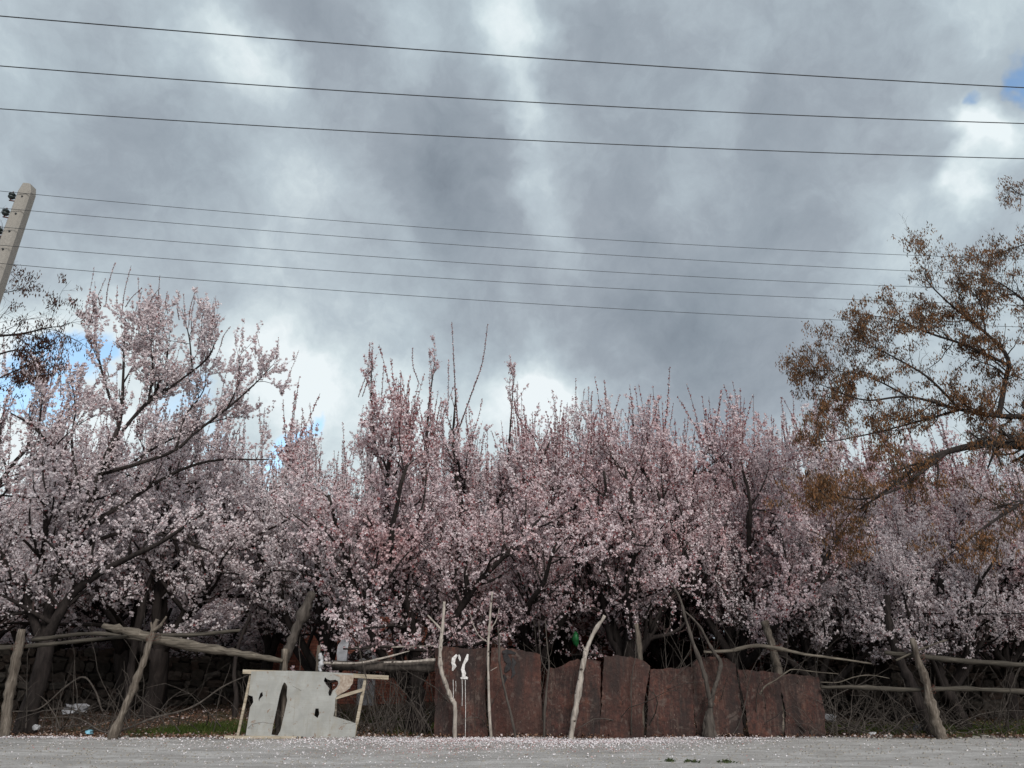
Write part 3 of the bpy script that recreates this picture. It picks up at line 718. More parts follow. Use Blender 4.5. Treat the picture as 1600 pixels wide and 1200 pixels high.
# -- centre tree with two very long shoots
def place(root, px, Y, top=None, rot=0., sxy=1.0):
    x = P(px, 1000, Y)[0]; root.location = (float(x), Y, float(gz(np.array(x), np.array(Y))) - .02)
    if top is not None:
        s = P(px, top, Y)[2] / root['crown_top']; root.scale = (s * sxy, s * sxy, s)
    root.rotation_euler = (0, 0, rot)
PROTO = []
specs = [(11, 6.3, 6, 'blossom_pink', 75), (12, 6.3, 6, 'blossom', 70), (13, 6.6, 6, 'blossom_pink', 80), (14, 6.0, 5, 'blossom', 60), (15, 6.4, 6, 'blossom_pink', 75)]
for s_, H_, nl, mt, ns in specs:
    r_, n_ = blossom_tree(s_, H_, nlimb=nl, mat=mt, shoots=ns, redp=.10 if mt == 'blossom_pink' else .06, dens=.92)
    PROTO.append(r_)
GROUP_FRONT = 'blossoming fruit trees in the first rows of the orchard'
front = [  # px, Y, top py, proto, rot, xy scale, label
    (-75, 19.5, 650, 1, .3, 1.1, 'pale blossom tree cut off by the left edge of the picture'),
    (245, 21.5, 660, 3, 2.1, 1.0, 'blossom tree with a thin dark trunk behind the second leaning post'),
    (412, 23.5, 740, 3, 4.0, .8, 'slim dark-stemmed blossom tree in the gap left of the brick wall'),
    (515, 21.0, 695, 1, 1.2, .9, 'blossom tree behind the left half of the holed white board'),
    (650, 18.3, 690, 0, 0.6, 1.0, 'pink blossom tree with a stout dark trunk in the gap beside the first rusty sheet'),
    (745, 20.5, 695, 2, 5.2, .9, 'pink blossom tree behind the first rusty sheet, the one with white paint marks'),
    (838, 18.8, 720, 4, 3.3, .95, 'reddish pink blossom tree behind the second rusty sheet'),
    (880, 22.5, 660, 1, .9, .95, 'straight black-trunked blossom tree before the brick wall, behind the third rusty sheet'),
    (975, 18.6, 690, 2, 2.2, .9, 'reddish pink blossom tree behind the gap between the fourth and fifth sheets'),
    (1050, 21.5, 675, 0, 3.9, .95, 'pink blossom tree behind the fifth sheet of the rusty fence'),
    (1140, 19.0, 710, 4, .2, .95, 'pink blossom tree behind the sixth and seventh sheets, right of the forked stem'),
    (1212, 22.0, 680, 2, 1.5, .9, 'blossom tree behind the split upright plank near the right end of the sheets'),
    (1262, 18.9, 760, 1, 4.4, .9, 'whitish blossom tree with a forked dark trunk behind the last rusty sheet'),
    (1375, 20.3, 770, 3, .8, 1.0, 'blossom tree rising from the heap of brushwood right of the rusty sheets'),
    (1470, 18.6, 800, 1, 2.7, .95, 'blossom tree with dark slanting trunk behind the right leaning post'),
    (1560, 20.5, 760, 4, 5.4, .95, 'blossom tree under the brown seed-pod branches near the right edge'),
    (1700, 19.0, 760, 3, 3.0, 1.0, 'blossom tree cut off by the right edge of the picture'),
]
used = set()
for px, Y, top, pi, rot, sxy, lab in front:
    src = PROTO[pi]; r_ = src if pi not in used else copy_tree(src); used.add(pi)
    place(r_, px, Y, top, rot, sxy); tag(r_, lab, 'tree', GROUP_FRONT)
# far rows of the orchard
rng = np.random.default_rng(77)
k_ = 0
for Y, n_, top in ((25.0, 9, 700), (31.5, 9, 750), (39, 10, 800)):
    for i_ in range(n_):
        px = -60 + (i_ + .5 + rng.uniform(-.25, .25)) * 1780 / n_
        if Y < 26 and 400 < px < 1010: continue
        r_ = copy_tree(PROTO[[1, 3, 0, 1, 4][k_ % 5]]); k_ += 1
        place(r_, px, Y + rng.uniform(-1, 1), top + rng.uniform(-25, 30), rng.uniform(0, 6.28), 1.1)
        lab = {25.0: 'blossom tree in the third row, just before the brick wall', 31.5: 'blossom tree of the row right behind the brick wall', 39: 'small far blossom tree in the last row of the orchard'}[Y]
        tag(r_, lab, 'tree', 'far rows of blossom trees')
for q, (px, Y, top) in enumerate(((-20, 30, 930), (70, 29.5, 915), (150, 31, 925), (225, 30, 905), (300, 31.5, 920), (372, 30.5, 900), (430, 32, 910), (1330, 27, 900), (1420, 26, 890), (1510, 27.5, 905), (1600, 26.5, 895))):
    r_ = copy_tree(PROTO[[1, 3][q % 2]]); place(r_, px, Y, top, q * 1.3, 2.2); r_.location.z -= .5
    tag(r_, 'low bushy blossom tree seen just over the left rubble wall' if q < 7 else 'low bushy blossom tree seen just over the right rubble wall', 'tree', 'low bushes of blossom behind the walls')
# two very long shoots and twiggy tops of the centre tree
ce = empty('blossom_tree', tuple(P(690, 1000, 19.6) * np.array([1, 1, 0]))); cb_ = np.array(ce.location)
tag(ce, 'upright blossom tree whose two long bare shoots rise highest over the middle of the orchard', 'tree')
def cl(pts, r): return smooth_line([P(a, b_, 19.6 + c) - cb_ for a, b_, c in pts], r, len(pts) * 4)
rngc = np.random.default_rng(5)
ctr = smooth_line([np.array([0, 0, -.05]), P(700, 1010, 19.6) - cb_, P(705, 930, 19.6) - cb_], [.13, .10, .09], 8)
clb = [cl([(705, 935, 0), (668, 860, 0), (662, 760, 0), (665, 700, 0), (672, 620, 0), (680, 560, 0)], [.08, .06, .05, .04, .025, .012]),
       cl([(705, 935, 0), (722, 850, .2), (715, 760, .2), (708, 690, .2), (712, 620, .2)], [.08, .06, .05, .04, .02]),
       cl([(722, 850, .2), (770, 800, .3), (790, 740, .3), (798, 660, .3), (803, 585, .3)], [.05, .04, .03, .022, .01]),
       cl([(668, 860, 0), (610, 760, .1), (585, 690, .1), (580, 600, .1), (582, 570, .1)], [.05, .045, .035, .02, .01])]
csec = spawn(clb, 3.2, .15, (.5, 1.1), .5, 6, (.35, .8), .5, .08, .6, rngc, .006, 14, .4)
ct3 = spawn(csec + clb, 6.5, .1, (.3, .65), .45, 4, (.4, .9), .5, .08, .5, rngc, .004, 16, .4)
ct4 = spawn(ct3, 4, .1, (.12, .3), .5, 3, (.4, 1.), .3, .08, .3, rngc, .0028, 5, .3)
csh = [cl([(718, 690, .2), (712, 620, .2), (706, 503, .2)], [.02, .014, .006]), cl([(710, 690, .2), (735, 620, .2), (754, 565, .2), (762, 506, .2)], [.02, .014, .010, .006]),
       cl([(560, 620, .1), (575, 575, .1), (578, 535, .1)], [.01, .007, .004]), cl([(566, 620, .1), (580, 575, .1), (582, 542, .1)], [.01, .007, .004]), cl([(655, 600, 0), (645, 570, 0), (645, 543, 0)], [.01, .006, .004]),
       cl([(595, 640, .1), (600, 570, .1)], [.008, .004]), cl([(700, 640, .2), (701, 562, .2)], [.008, .004]), cl([(800, 620, .2), (804, 580, .2)], [.008, .004]), cl([(640, 660, .2), (625, 605, .2)], [.008, .004])]
v, f = tubes([ctr], 12, True, .07, rngc); obj('trunk', np_mesh('trunk', v, f, smooth=True), 'bark', ce)
for b_ in clb:
    v, f = tubes([b_], 7, True, .05, rngc); obj('limb', np_mesh('limb', v, f, smooth=True), 'bark', ce)
v, f = tubes(csec + ct3 + ct4 + csh, 4, False); tag(obj('twigs', np_mesh('twigs', v, f), 'twig', ce), kind='stuff')
c1, n1_ = clusters(ct3, 22, .014, rngc); c2, n2_ = clusters(ct4, 22, .012, rngc); c3, n3_ = clusters(csec, 11, .03, rngc)
tag(obj('blossoms', flowers_mesh('blossoms', np.vstack([c1, c2, c3]), np.vstack([n1_, n2_, n3_]), (2, 3), (.015, .024), .024, rngc, redp=.12), 'blossom_pink', ce), kind='stuff')
cbd, nbd = clusters(csh, 60, .014, rngc)
tag(obj('buds', flowers_mesh('buds', cbd, nbd, (1, 3), (.010, .018), .012, rngc, redp=.5), 'blossom_pink', ce), kind='stuff')

# -- brown trees holding last year's seed pods
def brown_tree(label, limbs, seed, mat, base, trunk, dens, podper, few=(), mask=None, twd=7.0, cluster_p=.4):
    rng = np.random.default_rng(seed); root = empty('seed_pod_tree', tuple(base)); tag(root, label, 'tree')
    limbs = [(a - base, b) for a, b in limbs]; trunk = (trunk[0] - base, trunk[1])
    v, f = tubes([trunk], 12, True, .08, rng); obj('trunk', np_mesh('trunk', v, f, smooth=True), 'bark', root)
    tw = []
    for q_, li in enumerate(limbs):
        sec = spawn([li], (1.0 if q_ in few else 4.2) * dens, .12, (.5, 1.5) if q_ not in few else (.2, .5), .5, 8, (.5, 1.2), .1, .17, .1, rng, .006, 22, .3)
        v, f = tubes([li], 7, True, .07, rng); v2, f2 = tubes(sec, 4)
        obj('limb', np_mesh('limb', np.vstack([v, v2]), [f[0], f[1], f2[0] + len(v), f2[1] + len(v)], smooth=True), 'bark', root)
        tw += sec + ([li] if not (len(limbs) > 9 and q_ in few[2:]) else [])
    t3 = spawn(tw, twd * dens, .15, (.25, .7), .4, 5, (.5, 1.3), .1, .2, 0.0, rng, .003, 26, .3)
    t4 = spawn(t3, 7, .2, (.12, .34), .5, 3, (.5, 1.2), .1, .2, -.1, rng, .0022, 7, .3)
    v, f = tubes(t3 + t4, 3, False); tag(obj('twigs', np_mesh('twigs', v, f), 'greytwig' if mat == 'pod' else 'twig', root), kind='stuff')
    C, N = clusters(t3 + t4, 6, .01, rng)
    C2, N2 = clusters(t3, 2.2, .02, rng)
    g = np.sin(C[:, 0] * 3.1 + 1) + np.sin(C[:, 2] * 3.7 + 2) + np.sin(C[:, 1] * 3.3) + rng.normal(0, .5, len(C))
    C = C[g > cluster_p]
    C = np.vstack([C, C2])
    tag(obj('seed_pods', pods_mesh('seed_pods', C, podper, (.045, .09), (.008, .014), .045, rng), mat, root), kind='stuff')
    return root
YT = 15.2
def tl(pts, r, Y0=YT): return smooth_line([P(a, b_, Y0 + c) for a, b_, c in pts], r, len(pts) * 4)
bt = P(1790, 1000, YT); bt[2] = 0
trk = smooth_line([bt + np.array([0, 0, -.1]), P(1765, 950, YT), P(1735, 820, YT), P(1700, 740, YT)], [.26, .22, .19, .16], 12)
blimbs = [
    tl([(1700, 740, 0), (1640, 702, -.1), (1590, 696, -.2), (1540, 694, -.3), (1480, 706, -.5), (1430, 732, -.6), (1380, 770, -.7), (1345, 795, -.8)], [.13, .10, .085, .075, .06, .045, .03, .012]),
    tl([(1480, 706, -.5), (1430, 745, -.8), (1400, 765, -1), (1340, 780, -1.1), (1270, 760, -1.2)], [.04, .03, .022, .016, .008]),
    tl([(1700, 740, 0), (1660, 690, .2), (1610, 655, .3), (1560, 650, .3), (1500, 640, .2), (1420, 620, .1), (1350, 625, 0), (1280, 600, -.1)], [.10, .08, .06, .05, .035, .025, .018, .008]),
    tl([(1560, 650, .3), (1570, 600, .3), (1575, 560, .2), (1540, 520, .1), (1490, 480, 0), (1450, 440, -.1), (1445, 412, -.1)], [.06, .05, .042, .03, .02, .012, .005]),
    tl([(1610, 655, .3), (1630, 590, .3), (1640, 520, .2), (1600, 470, 0), (1560, 440, -.1)], [.06, .05, .04, .025, .01]),
    tl([(1575, 570, .2), (1510, 540, .1), (1450, 520, -.1), (1400, 500, -.2), (1340, 490, -.3)], [.035, .028, .02, .012, .005]),
    tl([(1500, 640, .2), (1450, 590, .1), (1400, 560, 0), (1360, 540, -.1), (1310, 522, -.2)], [.03, .024, .017, .01, .005]),
    tl([(1540, 520, .1), (1530, 470, 0), (1500, 440, -.1), (1490, 420, -.1)], [.02, .015, .01, .005]),
    tl([(1700, 740, 0), (1650, 760, -.3), (1590, 790, -.5), (1530, 830, -.6), (1480, 870, -.7)], [.07, .05, .035, .02, .01]),
    tl([(1420, 620, .1), (1360, 590, .2), (1310, 580, .2), (1262, 578, .2)], [.02, .014, .01, .005]),
    tl([(1500, 640, .2), (1430, 660, .3), (1350, 680, .3), (1290, 690, .3), (1270, 680, .3)], [.03, .022, .015, .01, .005]),
    tl([(1740, 300, 0), (1660, 360, -.1), (1600, 382, -.2), (1560, 395, -.3), (1525, 400, -.4)], [.03, .02, .015, .009, .004]),
    tl([(1740, 300, 0), (1660, 310, .2), (1600, 305, .1), (1575, 290, .1)], [.03, .02, .012, .004]),
    tl([(1700, 740, 0), (1840, 560, .2), (1840, 420, .1), (1740, 300, 0)], [.09, .07, .05, .03]),
]
brown_tree('old tree with hanging rust-brown seed pods reaching in from the right edge', blimbs, 21, 'pod', bt, trk, 1.0, (4, 9), cluster_p=-1.0, twd=11, few=(11, 12, 13))
bt2 = P(-260, 1000, 13.5); bt2[2] = 0
trk2 = smooth_line([bt2 + np.array([0, 0, -.1]), P(-240, 800, 13.5), P(-220, 620, 13.5)], [.2, .16, .12], 10)
b2 = [tl([(-220, 620, 0), (-120, 560, 0), (-40, 530, 0), (30, 522, 0), (75, 512, 0), (98, 510, 0)], [.06, .04, .028, .02, .012, .005], 13.5),
      tl([(-220, 620, 0), (-100, 600, .1), (-20, 560, .1), (40, 548, .1), (60, 590, .1)], [.05, .035, .02, .012, .005], 13.5),
      tl([(-120, 560, 0), (-60, 480, -.2), (-10, 460, -.2), (20, 455, -.2), (38, 448, -.2)], [.03, .02, .012, .008, .004], 13.5),
      tl([(-60, 480, -.2), (-40, 400, -.3), (-15, 375, -.3), (8, 362, -.3)], [.02, .012, .008, .004], 13.5),
      tl([(-120, 560, 0), (-60, 620, .1), (0, 590, .2), (45, 570, .2), (85, 545, .2)], [.03, .02, .014, .01, .004], 13.5)]
b2 = [(np.asarray(a) * np.array([1, 1, 1]), r) for a, r in b2]
brown_tree('dark twigs with dry brown leaves entering at the left edge by the concrete pole', b2, 22, 'pod_dark', bt2, trk2, 1.0, (4, 9), twd=6, few=(1, 2, 3), cluster_p=.4)

# ------------------------------------------------------------------ electric pole and wires
YP = 11.0
ptop = P(47, 288, YP); pl = empty('electric_pole', (float(ptop[0]), YP, 0))
tag(pl, 'tall grey concrete pole with five insulators at the left edge', 'electric pole')
H = float(ptop[2]); wt, wb, dt, db = .215, .42, .20, .34
prof = []
V = []
lv = [(-.3, 1.0), (H * .5, .5), (H - .16, .02), (H - .02, 0.0)]
rings = []
for z, s in lv:
    w = wt + (wb - wt) * s; d = dt + (db - dt) * s
    if z == lv[-1][0]: w *= .62
    c = .16 * w
    rings.append([(-w / 2 + c, -d / 2, z), (w / 2 - c, -d / 2, z), (w / 2, -d / 2 + c, z), (w / 2, d / 2 - c, z), (w / 2 - c, d / 2, z), (-w / 2 + c, d / 2, z), (-w / 2, d / 2 - c, z), (-w / 2, -d / 2 + c, z)])
V = np.array(rings).reshape(-1, 3); Q = []
for a in range(3):
    for j in range(8): Q.append([a * 8 + j, a * 8 + (j + 1) % 8, (a + 1) * 8 + (j + 1) % 8, (a + 1) * 8 + j])
obj('shaft', np_mesh('shaft', V, [np.array(Q), np.array([[24 + j for j in range(8)]])]), 'concrete', pl)
wire_rows = [(302, 365, 399), (328, 388.5, 424.5), (357, 415.5, 448.5), (385, 441.5, 471), (413, 472.5, 505)]
holes = []
for q in range(9):
    z = H - .28 - q * .33
    a = np.linspace(0, 2 * math.pi, 9)[:-1]
    holes.append(((np.array([[0.02, -dt / 2 - .012 - .005 * q, z], [0.02, -dt / 2 + .05, z]])), np.array([.016, .016])))
tube_obj('bolt_hole', [(h[0], h[1]) for h in holes], 'wire', pl, 8, 0)
def insulator(x, y, z):
    pr_ = [(-.055, .0), (-.055, .028), (-.03, .055), (-.012, .055), (-.004, .032), (.006, .032), (.014, .055), (.032, .055), (.055, .03), (.055, 0.0)]
    pts = np.array([[x, y, z + a] for a, r in pr_]); rad = np.array([r + 1e-4 for a, r in pr_])
    return (pts, rad)
for k2, (yl, ym, yr) in enumerate(wire_rows):
    # the wire: level at the pole, sagging to the right, passing on to the left
    zl = P(47 - 7 * k2, yl, YP - .16); zz0 = zl[2]
    ix = float(-wt / 2 - .055 - .006 * k2); iy = -.09
    tube_obj('insulator', [insulator(ix, iy, zz0)], 'insul', pl, 10, 0)
    tube_obj('insulator_pin', [(np.array([[ix, iy, zz0 - .09], [ix, iy, zz0 + .085]]), np.array([.009, .009]))], 'bracket', pl, 6, 0)
    tube_obj('insulator_arm', [(np.array([[ix - .02, iy, zz0 - .085], [-wt / 2 + .03, iy + .02, zz0 - .085]]), np.array([.012, .012]))], 'bracket', pl, 6, 0)
TILT = math.radians(5.2); pl.rotation_euler = (0, TILT, 0); pl.location.x -= H * math.sin(TILT); pl.location.z += H * (1 - math.cos(TILT)) - .02

o = box_obj('bracket_plate', (-.17, -.02, float(P(8, 390, YP)[2]), .05, .12, .42), 'bracket', pl)

def wire(name, label, row, YL, YR, r, group, xr=1600, xl=0):
    yl, ym, yr = row
    A = P(xl, yl, YL); Bm = P(800, ym, (YL + YR) / 2); Cc = P(xr, yr, YR)
    # depth along the straight ground line
    def yat(x): return YL + (x - A[0]) * (YR - YL) / (Cc[0] - A[0])
    # fix the middle point on that line
    for _ in range(6): Bm = P(800, ym, yat(Bm[0]))
    X = np.array([A[0], Bm[0], Cc[0]]); Z = np.array([A[2], Bm[2], Cc[2]]); co = np.polyfit(X, Z, 2)
    xs_ = np.linspace(A[0] - 9, Cc[0] + 14, 60)
    pts = np.stack([xs_, yat(xs_), np.polyval(co, xs_)], -1); mid = pts[30].copy()
    o = tube_obj(name, [(pts - mid, np.full(60, r))], 'wire', None, 6, 0); o.location = tuple(mid)
    return tag(o, label, 'cable', group)
for k2, row in enumerate(wire_rows):
    y0 = row[0] - (47 - 7 * k2) * .075
    YRr = 13.2
    wire('overhead_wire', ['topmost', 'second from top', 'middle', 'fourth from top', 'lowest'][k2] + ' of the five thin wires strung from the concrete pole', (y0, row[1], row[2] + 6), YP - .16, YRr, .0048, 'thin wires strung from the pole')
wire('overhead_wire', 'thick black cable crossing the top of the sky, highest of three', (25, 88, 137), 6.7, 7.8, .0066, 'three thick cables overhead')
wire('overhead_wire', 'thick black cable crossing the sky, middle one of three', (103, 158, 193), 7.45, 8.5, .0066, 'three thick cables overhead')
wire('overhead_wire', 'thick black cable crossing the sky, lowest of three', (170, 218, 248), 8.2, 9.2, .0066, 'three thick cables overhead')

# ------------------------------------------------------------------ rusty sheet fence
YF = 16.25
fe = empty('sheet_metal_fence', (2.3, YF, 0)); tag(fe, 'fence of eight rusted flattened drum sheets standing upright along the road', 'fence')
fo = np.array([2.3, YF, 0])
def sheet(left, right, top, seed, dy, thick=.004):
    """left/right/top: pixel polylines; bottom rests on the ground"""
    rng = np.random.default_rng(seed); nu, nv = 15, 22
    def interp_edge(pl_, s):  # from bottom (0) to top (1)
        pl_ = np.array(pl_, float); ys_ = pl_[:, 1]; yy = ys_.min() + (1 - s) * (ys_.max() - ys_.min())
        o_ = np.argsort(ys_); return np.interp(yy, ys_[o_], pl_[o_, 0])
    top = np.array(top, float); rag = rng.normal(0, .9, nu); ragl = rng.normal(0, .6, nv); ragr = rng.normal(0, .6, nv); V = np.zeros((nv, nu, 3)); ph = rng.uniform(0, 6, 6)
    for a in range(nv):
        s = a / (nv - 1); xl = interp_edge(left, s); xr = interp_edge(right, s)
        for b in range(nu):
            u = b / (nu - 1); px = xl + (xr - xl) * u
            ty = np.interp(top[0, 0] + (top[-1, 0] - top[0, 0]) * u, top[:, 0], top[:, 1])
            py = 1158 + (ty + rag[b] - 1158) * s; px += ragl[a] * (1 - u) + ragr[a] * u
            w = .022 * math.sin(u * 5.2 + ph[0] + s * 1.2) + .018 * math.sin(u * 11 + ph[1] - s * 3) + .02 * math.sin(s * 6 + ph[2] + u * 2) + .010 * math.sin(u * 23 + s * 17 + ph[3]) * math.sin(s * 13 + ph[4]) + .005 * rng.standard_normal()
            Y = YF + dy + w * (.35 + .65 * s)
            p = P(px, py, YF + dy); V[a, b] = (p[0], Y, max(p[2], -.03) if a else -.03)
    V = V.reshape(-1, 3) - fo; i = (np.arange(nv - 1)[:, None] * nu + np.arange(nu - 1)[None, :]).ravel()
    o = obj('metal_sheet', np_mesh('metal_sheet', V, [np.stack([i, i + 1, i + nu + 1, i + nu], -1)], smooth=True), 'rust', fe)
    m = o.modifiers.new('thickness', 'SOLIDIFY'); m.thickness = thick; m = o.modifiers.new('hard_edges', 'EDGE_SPLIT'); m.split_angle = math.radians(35)
    return o
S = []
S.append(sheet([(678, 1158), (680, 1090), (679, 1012)], [(763, 1158), (757, 1080), (761, 1013)], [(679, 1012), (700, 1010), (735, 1014), (761, 1012)], 1, 0.0))
S.append(sheet([(768, 1158), (762, 1080), (768, 1013)], [(850, 1158), (846, 1090), (844, 1020)], [(768, 1012), (800, 1013), (820, 1017), (844, 1022)], 2, .02))
S.append(sheet([(854, 1158), (848, 1090), (855, 1047)], [(938, 1158), (938, 1100), (939, 1034)], [(855, 1046), (875, 1043), (885, 1037), (903, 1030), (920, 1029), (939, 1035)], 3, -.01))
S.append(sheet([(936, 1158), (941, 1090), (943, 1026)], [(1007, 1158), (1004, 1110), (1016, 1040)], [(943, 1026), (960, 1024), (975, 1026), (1000, 1029), (1010, 1034), (1016, 1042)], 4, .03))
S.append(sheet([(1010, 1158), (1012, 1105), (1017, 1046)], [(1088, 1158), (1084, 1100), (1082, 1042)], [(1017, 1047), (1040, 1044), (1060, 1044), (1082, 1040)], 5, .0))
S.append(sheet([(1090, 1158), (1084, 1100), (1082, 1034)], [(1163, 1158), (1158, 1100), (1149, 1036)], [(1082, 1034), (1095, 1027), (1115, 1025), (1135, 1029), (1149, 1038)], 6, .025))
S.append(sheet([(1172, 1158), (1164, 1100), (1152, 1048)], [(1222, 1158), (1224, 1115), (1216, 1052)], [(1152, 1046), (1175, 1048), (1200, 1049), (1216, 1053)], 7, .0))
S.append(sheet([(1226, 1158), (1229, 1115), (1215, 1055)], [(1291, 1158), (1288, 1110), (1279, 1056)], [(1215, 1055), (1240, 1054), (1262, 1055), (1279, 1058)], 8, .035))
for o, l in zip(S, ['rusty sheet with two white painted strokes near its top', 'rusty sheet with black tar stains on its upper left', 'rusty sheet with a sagging notched top edge', 'rusty sheet with a peaked top edge',
                    'shorter greyish rusty sheet with pale scratches', 'rusty sheet behind the forked stem', 'narrow rusty sheet with a gap at its left', 'last rusty sheet, the orange-brown one']): o['label'] = l
def splat(name, outline_px, Y, mat, parent, depth=.004, org=None):
    out = [P(a, b_, Y) - org for a, b_ in outline_px]
    return prism(name, out, (0, depth, 0), mat, parent)
s0 = S[0]; Yp = YF - .075
def stroke(pts, w): 
    pts = [np.array(p, float) for p in pts]; L = []; R = []
    for i_, p in enumerate(pts):
        q = pts[min(i_ + 1, len(pts) - 1)] - pts[max(i_ - 1, 0)]; q /= np.linalg.norm(q); nrm = np.array([-q[1], q[0]]); ww = w[i_] if isinstance(w, list) else w
        L.append(p + nrm * ww); R.append(p - nrm * ww)
    return [tuple(x) for x in L] + [tuple(x) for x in R[::-1]]
# the painted strokes sit on the sheet's own surface: sample the sheet for its depth
def sheet_y(o, x, z):
    me = o.data; co = np.empty(len(me.vertices) * 3); me.vertices.foreach_get('co', co); co = co.reshape(-1, 3) + fo
    d = (co[:, 0] - x) ** 2 + (co[:, 2] - z) ** 2; i_ = np.argsort(d)[:4]; return co[i_, 1].min()
def paint(o, px_out, mat, name='paint_mark'):
    """a thin film of paint that follows the surface of the sheet"""
    n = len(px_out) // 2; Lp = px_out[:n]; Rp = px_out[n:][::-1]; V = []
    for a, b_ in zip(Lp, Rp):
        for q in (a, b_):
            p = P(q[0], q[1], YF); y = sheet_y(o, p[0], p[2]) - .012; V.append(P(q[0], q[1], y) - fo)
    V = np.array(V); F_ = np.array([[2 * q, 2 * q + 1, 2 * q + 3, 2 * q + 2] for q in range(n - 1)])
    V2 = V + np.array([0, .002, 0]); m = len(V)
    rim = [[2 * q, 2 * q + 2, m + 2 * q + 2, m + 2 * q] for q in range(n - 1)] + [[2 * q + 1, 2 * q + 3, m + 2 * q + 3, m + 2 * q + 1] for q in range(n - 1)]
    return obj(name, np_mesh(name, np.vstack([V, V2]), [F_, F_ + m, np.array(rim)]), mat, o)
paint(s0, stroke([(714, 1023), (709, 1029), (708, 1036), (710, 1041), (707, 1048)], [1.6, 3.2, 2.8, 3.4, 1.0]), 'paint')
paint(s0, stroke([(717, 1023), (718, 1028), (719, 1033)], [1.0, 2.0, .8]), 'paint')
paint(s0, stroke([(731, 1022), (729, 1030), (725, 1037), (723, 1046), (725, 1052), (724, 1061)], [1.2, 2.8, 1.8, 2.8, 3.2, 2.4]), 'paint')
paint(s0, stroke([(720, 1060), (726, 1058), (731, 1060)], [1.4, 2.6, 1.6]), 'paint')
for dx, y0_, y1_ in ((708, 1062, 1098), (722, 1062, 1103), (727, 1062, 1156), (742, 1075, 1140), (712, 1064, 1080)):
    paint(s0, stroke([(dx, y0_), (dx + .5, (y0_ + y1_) / 2), (dx, y1_)], .35), 'mud' if dx == 742 else 'paint', 'paint_drip')
for st, w_ in (([(785, 1019), (792, 1018), (799, 1019), (806, 1021)], [2, 3.5, 2.5, 1.2]), ([(789, 1022), (792, 1030), (796, 1037), (793, 1044), (789, 1050)], [3.5, 5, 3.6, 4.6, 1.5]),
               ([(801, 1028), (804, 1035), (801, 1043), (803, 1052), (799, 1060)], [1.5, 3.2, 2.4, 2.8, .8]), ([(787, 1054), (790, 1060), (788, 1068)], [1.2, 2.2, .8])):
    paint(S[1], stroke(st, w_), 'tar', 'tar_stain')

# ------------------------------------------------------------------ the broken white board on its frame
YW = 16.05
be = empty('broken_board', tuple(P(470, 1155, YW) * np.array([1, 1, 0]))); bo = np.array(be.location)
tag(be, 'large whitewashed plywood board with torn holes on a wooden frame leaning by the road', 'board')
def board_piece(name, outer, holes_, Y, th, mat):
    cu = bpy.data.curves.new(name, 'CURVE'); cu.dimensions = '2D'; cu.fill_mode = 'BOTH'; cu.extrude = th / 2
    for ring in [outer] + holes_:
        sp = cu.splines.new('POLY'); sp.points.add(len(ring) - 1); sp.use_cyclic_u = True
        for q, (a, b_) in enumerate(ring):
            p = P(a, b_, Y) - bo; sp.points[q].co = (p[0], p[2], 0, 1)
    tmp = bpy.data.objects.new('tmp', cu); COL.objects.link(tmp)
    bpy.context.view_layer.update()
    me = bpy.data.meshes.new_from_object(tmp.evaluated_get(bpy.context.evaluated_depsgraph_get()))
    bpy.data.objects.remove(tmp); bpy.data.curves.remove(cu)
    n = len(me.vertices); co = np.empty(n * 3); me.vertices.foreach_get('co', co); co = co.reshape(-1, 3)
    new = np.stack([co[:, 0], (Y - bo[1]) - co[:, 2], co[:, 1]], -1); me.vertices.foreach_set('co', new.ravel()); me.update(); me.name = name
    me.materials.clear()
    return obj(name, me, mat, be)
board_piece('panel', [(393, 1049), (450, 1048), (500, 1049.5), (545, 1052), (552, 1052.5), (551, 1062), (547, 1075), (543, 1078), (535, 1083), (526, 1088), (524, 1092), (523, 1110), (521, 1119), (538, 1124), (556, 1130), (556, 1142), (554, 1156), (520, 1156), (470, 1154), (430, 1153), (384, 1149), (387, 1130), (391, 1105), (396, 1097), (395, 1088), (388, 1086), (390, 1075)],
            [[(444, 1066), (447, 1068), (449, 1073), (448, 1087), (449, 1094), (446, 1108), (441, 1130), (438, 1142), (434, 1149), (424, 1148), (427, 1132), (432, 1110), (437, 1086), (441, 1072)],
             [(508, 1058), (511, 1061), (516, 1063), (524, 1062), (528, 1064), (529, 1068), (526, 1074), (520, 1079), (517, 1087), (514, 1087), (513, 1082), (515, 1076), (510, 1070), (506, 1064)],
             [(493, 1107), (498, 1107), (499, 1116), (496, 1122), (491, 1118)],
             [(407, 1083), (410, 1081), (411, 1087), (406, 1092), (405, 1097), (404, 1092)]], YW, .012, 'board')
def plank(name, px_a, px_b, wpx, Y, th, mat, parent, org):
    a = np.array(px_a, float); b_ = np.array(px_b, float); d = (b_ - a) / np.linalg.norm(b_ - a); n_ = np.array([-d[1], d[0]]) * wpx / 2
    out = [P(*(a + n_), Y) - org, P(*(b_ + n_), Y) - org, P(*(b_ - n_), Y) - org, P(*(a - n_), Y) - org]
    for o_ in out: o_[1] = Y - org[1]
    return prism(name, out, (0, th, 0), mat, parent, .004)
plank('top_rail', (379, 1049.5), (500, 1053), 6.5, YW + .010, .045, 'palewood', be, bo)
plank('top_rail', (500, 1053), (607, 1059), 6.5, YW + .012, .045, 'palewood', be, bo)
plank('bottom_rail', (350, 1153), (470, 1154.5), 7, YW - .06, .05, 'palewood', be, bo)
plank('bottom_rail', (470, 1154.5), (592, 1157.5), 7, YW + .010, .05, 'palewood', be, bo)
plank('frame_post', (392, 1053), (371, 1150), 4, YW + .058, .04, 'palewood', be, bo)
plank('frame_post', (571, 1060), (557, 1132), 5, YW + .060, .04, 'palewood', be, bo)
plank('frame_post', (556, 1132), (553, 1154), 4.5, YW + .058, .03, 'palewood', be, bo)
